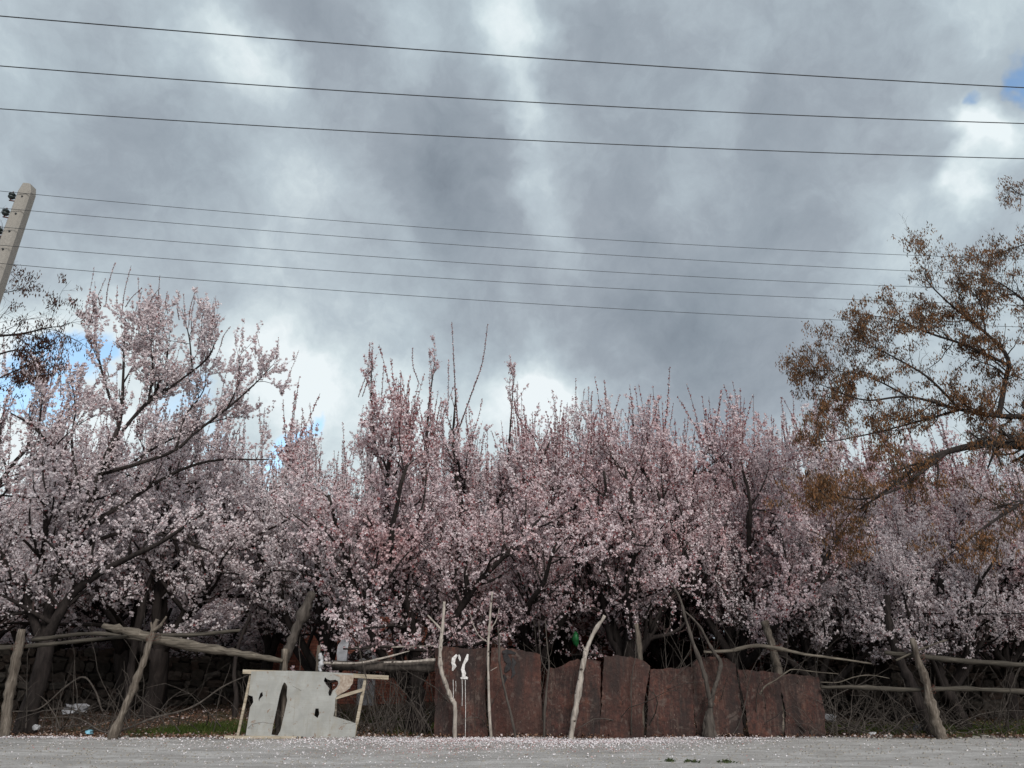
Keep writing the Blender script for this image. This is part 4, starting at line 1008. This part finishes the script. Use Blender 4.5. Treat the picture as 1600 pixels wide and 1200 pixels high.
plank('brace', (523, 1091), (566, 1078), 5, YW + .014, .035, 'palewood', be, bo)
plank('brace', (525, 1091), (524, 1120), 3, YW + .02, .03, 'wood', be, bo)
o = splat('torn_fibreboard', [(521, 1053.5), (553, 1055), (551, 1068), (543, 1078), (527, 1087), (524, 1080), (531, 1070), (531, 1058)], YW - .012, material('bare_fibreboard', lambda t, v, bs: t.ramp(t.noise(v, 22, 5), [(.3, (.22, .16, .12)), (.7, (.42, .36, .30))]), .9), be, .006, bo)
for (a, b_) in ((465, 1152), (472, 1152)): splat('knot_hole', [(a + 2 * math.cos(q), b_ + 1.4 * math.sin(q)) for q in np.linspace(0, 6, 7)], YW - .066, 'tar', be, .006, bo)

# ------------------------------------------------------------------ posts, rails and dead wood of the fence
def wood_thing(name, label, cat, lines, mat, k=9, jit=.07, seed=3, group=None):
    """lines: list of (pts,rads); first line is the body, others are branch stubs"""
    org = lines[0][0][0].copy(); e = None
    if len(lines) == 1:
        o = tube_obj(name, [(lines[0][0] - org, lines[0][1])], mat, None, k, jit, seed); o.location = tuple(org)
        return tag(o, label, cat, group)
    e = empty(name, org); tag(e, label, cat, group)
    for i_, (a, r) in enumerate(lines): tube_obj('stem' if i_ == 0 else 'branch', [(a - org, r)], mat, e, k if i_ == 0 else 6, jit, seed + i_)
    return e
def gl(pts, r, Y, n=None):
    """polyline whose first point stands in the ground"""
    P3 = [P(a, b_, Y) for a, b_ in pts]; P3[0][2] = -.06
    rad = [r] * len(P3) if isinstance(r, (int, float)) else r
    return rough(*smooth_line(P3, rad, n or len(P3) * 5))
wood_thing('fence_post', 'thick leaning grey-brown post at the far left edge', 'post', [gl([(6, 1158), (14, 1090), (24, 1040), (35, 983)], [.115, .11, .105, .085], 16.3)], 'postwood', 9)
wood_thing('fence_post', 'pale leaning pole with a forked tip, crossing the rails left of the white board', 'post',
           [gl([(172, 1159), (193, 1110), (214, 1062), (228, 1020), (242, 978), (246, 968)], [.09, .08, .072, .068, .052, .04], 15.95), pxline([(236, 990), (240, 985), (250, 978), (260, 963)], [.03, .045, .042, .02], 8, 15.93),
            pxline([(241, 990), (237, 980), (236, 972)], [.035, .03, .022], 5, 15.97)], 'postwood')
wood_thing('fence_rail', 'long split grey log sloping down from the leaning pole to the white board', 'rail', [pxline([(160, 978, 16.1), (205, 988, 16.12), (250, 1000, 16.15), (330, 1014, 16.2), (380, 1022, 16.25), (442, 1033, 16.3)], [.06, .10, .11, .10, .085, .05])], 'wood', 7, .1)
wood_thing('fence_rail', 'thin dark rail running left from the crossed logs', 'rail', [pxline([(-60, 1016, 16.4), (40, 1010, 16.4), (120, 1002, 16.4), (200, 994, 16.35), (240, 992, 16.3)], [.05, .05, .045, .04, .03])], 'darkwood', 7, .08)
wood_thing('fence_rail', 'short grey rail pointing right behind the leaning pole top', 'rail', [pxline([(238, 993, 16.4), (300, 992, 16.4), (376, 985, 16.45)], [.05, .05, .035])], 'darkwood', 7, .08)
wood_thing('fence_rail', 'dark rail behind the thick left post, half hidden by blossom', 'rail', [pxline([(50, 1000, 16.7), (150, 990, 16.7), (240, 1003, 16.7)], [.05, .05, .03])], 'darkwood', 7, .08)
wood_thing('dead_stump', 'weathered grey dead trunk split open, rising behind the white board', 'dead trunk', [gl([(436, 1158), (441, 1050), (446, 1030), (460, 990), (478, 950), (488, 925)], [.09, .085, .085, .10, .12, .10], 16.6)], 'greybark', 9, .12)
wood_thing('fence_post', 'square pale post stub just above the top of the white board', 'post', [gl([(443, 1158), (444, 1090), (446, 1014)], [.085, .085, .08], 16.42)], 'postwood', 4, .03)
wood_thing('fence_post', 'slim wooden post with white foam tied on behind the white board', 'post', [gl([(493, 1158), (495, 1080), (498, 1008)], [.045, .042, .04], 16.35)], 'postwood', 6, .06)
# foam lumps tied to that post
rngf = np.random.default_rng(4)
fe2 = [P(501 + rngf.normal(0, .8), y, 16.27) for y in range(1020, 1052, 6)]
o = tube_obj('foam_strip', [smooth_line([p - fe2[0] for p in fe2], [.022, .05, .03, .055, .035, .03][:len(fe2)], 18)], 'plastic_white', None, 7, .2, 8); o.location = tuple(fe2[0])
tag(o, 'lumpy white foam strip hanging on the slim post behind the white board', 'foam')
out = [(527, 1040), (526, 1020), (528, 1008), (534, 1000), (546, 998), (543, 1015), (541, 1036)]
oo = P(534, 1036, 16.5); o = splat('grey_slab', out, 16.5, 'slab', None, .05, oo); o.location = tuple(oo); tag(o, 'upright curved grey slab poking above the white board', 'slab')
wood_thing('fence_log', 'thick round log lying level between the white board and the first rusty sheet', 'log', [pxline([(520, 1040, 16.5), (600, 1041, 16.5), (682, 1040, 16.45)], [.10, .125, .13])], 'greybark', 10, .06)
wood_thing('fence_rail', 'thin pale branch laid along the top of the thick log', 'branch', [pxline([(505, 1036, 16.3), (560, 1036, 16.3), (600, 1028, 16.35), (640, 1017, 16.4)], [.03, .026, .022, .010])], 'palebark', 6)
wood_thing('fence_rail', 'pale pole end over the thick log against the first rusty sheet', 'pole', [pxline([(600, 1035, 16.3), (640, 1034, 16.28), (680, 1031, 16.2)], [.018, .028, .034])], 'palebark', 6)
wood_thing('fence_rail', 'thin pale branch hanging level under the blossom behind the grey slab', 'branch', [pxline([(546, 1010, 16.8), (575, 1014, 16.8), (620, 1011, 16.8), (680, 1009, 16.9)], [.022, .02, .015, .008])], 'palebark', 5)
wood_thing('bent_pole', 'crooked pale tree stem, S-shaped, standing before the first rusty sheet', 'pole',
           [gl([(710, 1160), (711, 1105), (704, 1090), (694, 1062), (688, 1035), (689, 1000), (693, 965), (694, 940)], [.05, .048, .046, .046, .044, .04, .034, .028], 15.95),
            pxline([(690, 985, 15.95), (680, 974, 15.95), (668, 961, 15.95)], [.026, .02, .014], 6)], 'palebark', 9)
wood_thing('sapling', 'straight slim pale sapling standing in the gap between the first two rusty sheets', 'sapling',
           [gl([(768, 1160), (764, 1090), (763, 1010), (766, 960), (769, 925)], [.034, .031, .028, .024, .016], 16.0),
            pxline([(763, 1004, 16), (750, 995, 16), (741, 980, 16), (735, 960, 16)], [.016, .013, .010, .006], 8), pxline([(765, 985, 16), (775, 970, 16.1), (780, 950, 16.1)], [.013, .010, .006], 6),
            pxline([(764, 1050, 16), (770, 1046, 15.95), (777, 1042, 15.95)], [.008, .006, .004], 4)], 'palebark', 8)
wood_thing('thin_pole', 'thin brown crooked pole leaning on the second rusty sheet', 'pole', [gl([(808, 1161), (799, 1120), (788, 1075), (781, 1040), (780, 1005), (778, 980)], [.032, .028, .026, .024, .026, .016], 15.9)], 'greybark', 7, .1)
wood_thing('sapling', 'dark twisted sapling rooted between the second and third rusty sheets', 'sapling', [gl([(850, 1158), (851, 1110), (856, 1060), (858, 1040), (855, 1010), (852, 970)], [.034, .028, .024, .02, .014, .010], 16.1),
            pxline([(858, 1052, 16.1), (847, 1035, 16.1), (843, 1005, 16.1), (842, 970, 16.1)], [.014, .012, .010, .006], 7)], 'greybark', 6, .1)
wood_thing('leaning_pole', 'peeling pale pole leaning right before the third and fourth sheets', 'pole',
           [gl([(891, 1163), (897, 1120), (905, 1075), (914, 1025), (921, 1005), (930, 985), (945, 962)], [.066, .062, .056, .05, .05, .045, .032], 15.9), pxline([(916, 1018, 15.9), (912, 1012, 15.88), (910, 1008, 15.86)], [.02, .014, .012], 4)], 'palebark', 9, .1)
wood_thing('forked_stem', 'dark forked living stem standing before the fifth and sixth rusty sheets', 'stem',
           [gl([(1107, 1158), (1108, 1128), (1110, 1100), (1105, 1075), (1098, 1045), (1085, 1010), (1072, 970), (1062, 935), (1045, 905)], [.115, .075, .055, .046, .042, .038, .034, .026, .015], 15.95),
            pxline([(1110, 1105, 15.95), (1115, 1080, 15.95), (1123, 1055, 15.95), (1126, 1035, 15.97), (1116, 1020, 16.), (1105, 1000, 16.), (1090, 975, 16.), (1065, 950, 16.)], [.055, .05, .046, .044, .036, .032, .026, .016]),
            gl([(1101, 1158), (1101, 1135), (1104, 1112)], [.06, .05, .03], 15.97), gl([(1117, 1158), (1115, 1135), (1111, 1112)], [.06, .045, .03], 15.93)], 'greybark', 10, .1)
wood_thing('fence_rail', 'long curved grey branch resting across the tops of the last rusty sheets', 'branch', [pxline([(1100, 1019, 16.05), (1140, 1017, 16.05), (1178, 1009, 16.05), (1215, 1013, 16.0), (1255, 1022, 16.0), (1300, 1028, 16.0), (1362, 1037, 16.05)], [.03, .038, .042, .042, .034, .028, .014])], 'wood', 7, .08)
wood_thing('thin_branch', 'thin pale branch hooked over the seventh rusty sheet', 'branch', [pxline([(1187, 1086, 16.02), (1196, 1072, 16.02), (1213, 1062, 16.0), (1228, 1051, 16.0), (1240, 1046, 16.05), (1275, 1050, 16.1), (1310, 1053, 16.2)], [.020, .017, .016, .014, .012, .010, .006])], 'wood', 5)
wood_thing('fence_post', 'split upright grey plank standing behind the seventh rusty sheet', 'post', [gl([(1224, 1158), (1217, 1060), (1211, 1030), (1202, 995), (1194, 970)], [.11, .105, .10, .095, .09], 16.45)], 'postwood', 4, .05)
wood_thing('fence_post', 'short split grey plank showing above the fourth rusty sheet', 'post', [gl([(1005, 1158), (1001, 1060), (999, 1020), (995, 975)], [.075, .07, .07, .06], 16.45)], 'postwood', 4, .06)
wood_thing('fence_rail', 'upper grey rail at the right, tied to the leaning post', 'rail', [pxline([(1382, 1020, 16.2), (1440, 1026, 16.2), (1520, 1034, 16.25), (1620, 1040, 16.3), (1700, 1043, 16.3)], [.045, .055, .06, .06, .06])], 'darkwood', 7, .1)
wood_thing('fence_rail', 'lower grey rail at the right, crossing the leaning post', 'rail', [pxline([(1283, 1074, 16.2), (1340, 1074, 16.2), (1420, 1078, 16.15), (1500, 1076, 16.15), (1620, 1082, 16.2), (1700, 1084, 16.2)], [.038, .045, .05, .055, .055, .055])], 'darkwood', 7, .1)
wood_thing('fence_post', 'grey post leaning left at the right end of the fence', 'post', [gl([(1474, 1160), (1460, 1120), (1449, 1075), (1438, 1040), (1425, 997)], [.13, .11, .09, .075, .055], 16.0)], 'postwood', 9, .07)
wood_thing('thin_branch', 'arched thin pale branch over the right brushwood', 'branch', [pxline([(1282, 1066, 16.4), (1310, 1066, 16.4), (1335, 1058, 16.4), (1360, 1055, 16.4), (1390, 1060, 16.4)], [.012, .013, .014, .012, .006])], 'wood', 5)
wood_thing('thin_branch', 'thin branch lying under the upper rail left of the right leaning post', 'branch', [pxline([(1400, 1032, 16.1), (1430, 1018, 16.1), (1470, 1003, 16.1), (1480, 1000, 16.1)], [.02, .022, .02, .012])], 'wood', 5)
wood_thing('slanting_trunk', 'black slanting trunk leaning left just behind the right leaning post', 'trunk', [gl([(1462, 1156), (1440, 1110), (1424, 1070), (1405, 1030), (1390, 980), (1385, 930)], [.16, .14, .13, .11, .09, .07], 16.9)], 'bark', 9)
wood_thing('slanting_trunk', 'black slanting trunk farther right, behind the two rails', 'trunk', [gl([(1512, 1140), (1490, 1100), (1470, 1060), (1462, 1020), (1468, 960), (1470, 900)], [.17, .15, .13, .12, .10, .07], 18.4)], 'bark', 9)
wood_thing('fallen_branch', 'long bare branch propped on the ground left of the white board', 'branch', [pxline([(60, 1122, 17), (120, 1122, 16.9), (170, 1145, 16.5), (240, 1122, 16.5), (300, 1105, 16.6), (350, 1072, 16.6), (400, 1050, 16.7)], [.010, .014, .022, .024, .022, .018, .010])], 'greybark', 5)
wood_thing('fallen_branch', 'arching bare branch between the thick left post and the pale pole', 'branch', [pxline([(15, 1112, 17.2), (60, 1108, 17.2), (100, 1075, 17.3), (130, 1058, 17.3), (148, 1078, 17.2), (160, 1112, 17.1)], [.016, .018, .022, .022, .022, .016])], 'greybark', 5)
wood_thing('upright_trunk', 'slim black trunk standing in the leaf litter left of the white board', 'trunk', [gl([(366, 1125), (369, 1090), (366, 1050), (372, 1010), (392, 960)], [.07, .06, .055, .05, .04], 19.8)], 'bark', 8)
wood_thing('upright_trunk', 'dark double-bent trunk behind the pale forked pole', 'trunk', [gl([(254, 1098), (258, 1060), (252, 1030), (246, 1000), (268, 950)], [.13, .11, .10, .09, .06], 24.5)], 'bark', 8)
wood_thing('upright_trunk', 'dark trunk half hidden by the pale forked pole, close behind it', 'trunk', [gl([(197, 1115), (203, 1060), (212, 1000), (222, 950), (240, 890)], [.12, .11, .10, .09, .06], 20.5)], 'bark', 8)

# wire ties where posts carry the rails
for (px, py, Y, rr, lab) in ((240, 996, 16.02, .12, 'rusty wire tied round the crossed logs at the pale leaning pole'), (1436, 1028, 16.1, .10, 'rusty wire tying the upper right rail to the leaning post'),
                             (1450, 1077, 16.08, .115, 'rusty wire tying the lower right rail to the leaning post'), (30, 1010, 16.36, .12, 'rusty wire round the thick left post and its rail'), (1211, 1012, 16.2, .14, 'rusty wire holding the curved branch to the split plank')):
    c_ = P(px, py, Y); ls = []
    for q in range(3):
        a_ = np.linspace(0, 2 * math.pi, 15); ls.append((np.stack([rr * 1.05 * np.cos(a_), rr * 1.3 * np.sin(a_), .02 * (q - 1) + .05 * np.sin(a_ + q)], -1), np.full(15, .0035)))
    ls.append((np.array([[0, -rr * 1.3, 0], [.03, -rr * 1.5, .04], [.02, -rr * 1.6, .10]]), np.full(3, .003)))
    o = tube_obj('wire_tie', ls, 'bracket', None, 4, 0); o.location = tuple(c_); tag(o, lab, 'wire')
# brushwood
def brush(label, cx, Y, w, h, n, seed, mat='greybark', dep=.5, r=(.004, .012), arch=.6):
    rng = np.random.default_rng(seed); x0 = P(cx, 1150, Y)[0]; br = []
    for _ in range(n):
        p = np.array([x0 + rng.normal(0, w), Y + rng.normal(0, dep), rng.uniform(-.02, .15)])
        p[1] = max(p[1], 16.25)
        d = np.array([rng.normal(0, arch), rng.normal(0, .3), rng.uniform(.3, 1)]); L = rng.uniform(.4, 1) * h
        b_ = grow(p, d, L, rng.uniform(*r), 7, .16, rng.uniform(-.9, .5), rng, .3); b_[0][:, 2] = np.maximum(b_[0][:, 2], .01); br.append(b_)
    br += spawn(br, 2.2, .3, (.15, .45), .5, 4, (.4, 1.), .1, .15, 0, rng, .0025, 5)
    org = np.array([x0, Y, 0]); v, f = tubes(br, 4, False); o = obj('brushwood', np_mesh('brushwood', v - org, f), mat, None, tuple(org))
    return tag(o, label, 'brushwood', kind='stuff')
brush('tangled heap of grey brushwood right of the last rusty sheet', 1345, 16.7, .8, 1.5, 150, 1)
brush('thin upright twigs and brush between the white board and the first rusty sheet', 625, 16.8, .65, 1.9, 120, 2, arch=.25)
brush('sparse bare twigs under the blossom behind the left rails', 110, 17.6, 1.2, 1.0, 60, 3)
brush('dry brush under the rails at the right edge of the fence', 1530, 17.3, 1.0, 1.2, 70, 4)
brush('tall tangle of bare stems behind the fourth and fifth rusty sheets', 990, 17.2, .6, 2.9, 46, 7, arch=.28, r=(.006, .016))
brush('tall tangle of bare stems around the split plank behind the last sheets', 1180, 17.3, .9, 2.8, 60, 8, arch=.35, r=(.006, .016))
brush('tall bare stems standing behind the first two rusty sheets', 740, 17.1, .7, 2.8, 40, 9, arch=.25, r=(.006, .015))
brush('tangle of thin dark branches above the rails at the left', 150, 17.5, 1.3, 2.3, 50, 10, arch=.6, r=(.006, .016))
brush('tangle of thin dark branches above the rails at the right', 1480, 17.5, 1.2, 2.3, 60, 11, arch=.6, r=(.006, .016))
brush('twigs poking up along the road edge behind the white board', 480, 16.9, .9, 1.5, 50, 5)
wood_thing('stump', 'dark broad stump in the gap beside the first rusty sheet', 'stump', [gl([(655, 1156), (652, 1110), (650, 1060), (655, 1030)], [.22, .17, .16, .15], 17.2)], 'bark', 9, .1)

# litter on the ground
def lump(name, label, cat, px, py, Y, s, mat, seed):
    rng = np.random.default_rng(seed); me = stone_mesh(seed + 50); me = me.copy(); me.materials.clear()
    co = np.empty(len(me.vertices) * 3); me.vertices.foreach_get('co', co); co = co.reshape(-1, 3) + rng.normal(0, .09, (len(co) // 3, 3)); me.vertices.foreach_set('co', co.ravel()); me.name = name
    for p_ in me.polygons: p_.use_smooth = False
    p = P(px, py, Y); o = obj(name, me, mat, None, (float(p[0]), Y, max(float(p[2]), s[2] * .4))); o.scale = s; o.rotation_euler = (0, 0, rng.uniform(0, 3)); return tag(o, label, cat)
lump('plastic_bag', 'crumpled white plastic bag on the leaves behind the left post', 'bag', 57, 1136, 17.0, (.13, .08, .09), 'plastic_white', 1)
lump('blue_wrapper', 'flattened light blue wrapper on the ground left of the pale pole', 'litter', 140, 1144, 16.7, (.18, .10, .06), 'plastic_blue', 2)
lump('plastic_bag', 'pair of crumpled grey-white rags under the trunks on the left', 'rag', 120, 1108, 19.0, (.5, .2, .2), 'slab', 3)
lump('plastic_bag', 'small white crumpled bag in the right brushwood', 'bag', 1364, 1150, 16.35, (.14, .10, .12), 'plastic_white', 4)
lump('plastic_bag', 'pale pink-white torn bag right of the white one by the brushwood', 'bag', 1386, 1153, 16.35, (.18, .09, .08), 'paint', 5)
lump('grey_rag', 'grey cloth caught at the foot of the last rusty sheet', 'rag', 1296, 1122, 16.9, (.26, .10, .12), 'slab', 6)
lump('plastic_bag', 'pale plastic scrap lying in the grass behind the right post', 'bag', 1438, 1136, 17.2, (.3, .14, .1), 'slab', 7)
lump('plastic_bag', 'small whitish scrap by the bottom corner of the first rusty sheet', 'litter', 653, 1154, 16.2, (.12, .08, .06), 'plastic_white', 8)
for q, (px, py, s) in enumerate([(178, 1157, .09), (160, 1156, .07), (196, 1158, .06), (204, 1158, .05), (1540, 1153, .09), (1552, 1154, .07), (1500, 1156, .06), (1526, 1156, .07), (1580, 1156, .06)]):
    lump('stone', ['pale stone touching the foot of the pale leaning pole', 'small pale stone left of the pale leaning pole foot', 'pinkish stone right of the pale leaning pole foot', 'smallest stone right of the pale leaning pole foot',
                   'largest pale stone on the verge near the right edge', 'pale stone next to the largest one on the right verge', 'small stone just right of the grey leaning post foot', 'small stone left of the largest on the right verge', 'last stone on the verge at the right edge'][q],
         'stone', px, py, 16.15 + .1 * (q % 3), (s * 1.4, s, s * .8), 'concrete', 20 + q)
# green plastic caught in the twigs
g0 = P(899, 1000, 17.0)
rngg = np.random.default_rng(9)
o = tube_obj('green_bag', [(np.array([[0, 0, .17], [.01, 0, .10], [-.01, .01, .02], [.02, 0, -.08], [.03, 0, -.14]]), np.array([.02, .055, .07, .05, .015]))], 'plastic_green', None, 9, .3, 3); o.location = tuple(g0)
tag(o, 'small torn bright green plastic bag snagged in twigs above the third rusty sheet', 'bag')

# small weeds on the near road
def weed(px, py, n, seed, label):
    rng = np.random.default_rng(seed); g = G(px, py); V = []; tt = []
    for _ in range(n):
        c = np.array([rng.normal(0, .055), rng.normal(0, .04), 0.0]); d = np.array([rng.normal(0, .6), rng.normal(0, .6), rng.uniform(.3, 1)]); d /= np.linalg.norm(d)
        a = rng.standard_normal(3); a -= a.dot(d) * d; a /= np.linalg.norm(a); L = rng.uniform(.04, .085); w = L * .2
        V += [c, c + d * L * .5 + a * w, c + d * L + np.array([0, 0, -.01]), c + d * L * .5 - a * w]; tt.append(rng.random())
    V = np.array(V); e = empty('weed', (float(g[0]), float(g[1]), .04)); tag(e, label, 'weed'); tag(obj('leaves', np_mesh('leaves', V, [np.arange(len(V)).reshape(-1, 4)], tt), 'weed', e), kind='stuff')
weed(1045, 1196, 60, 1, 'leftmost small weed at the bottom edge of the road')
weed(1080, 1197, 50, 2, 'middle small weed at the bottom edge of the road')
weed(1135, 1197, 50, 3, 'rightmost small weed at the bottom edge of the road')

tri = 0
seen = set()
for o in bpy.data.objects:
    if o.type == 'MESH' and o.data.name not in seen: seen.add(o.data.name); tri += sum(len(p.vertices) - 2 for p in o.data.polygons) if len(o.data.polygons) < 2000 else int(len(o.data.loops) - 2 * len(o.data.polygons))
print('TRIANGLES', tri, 'hero clusters', nfl)
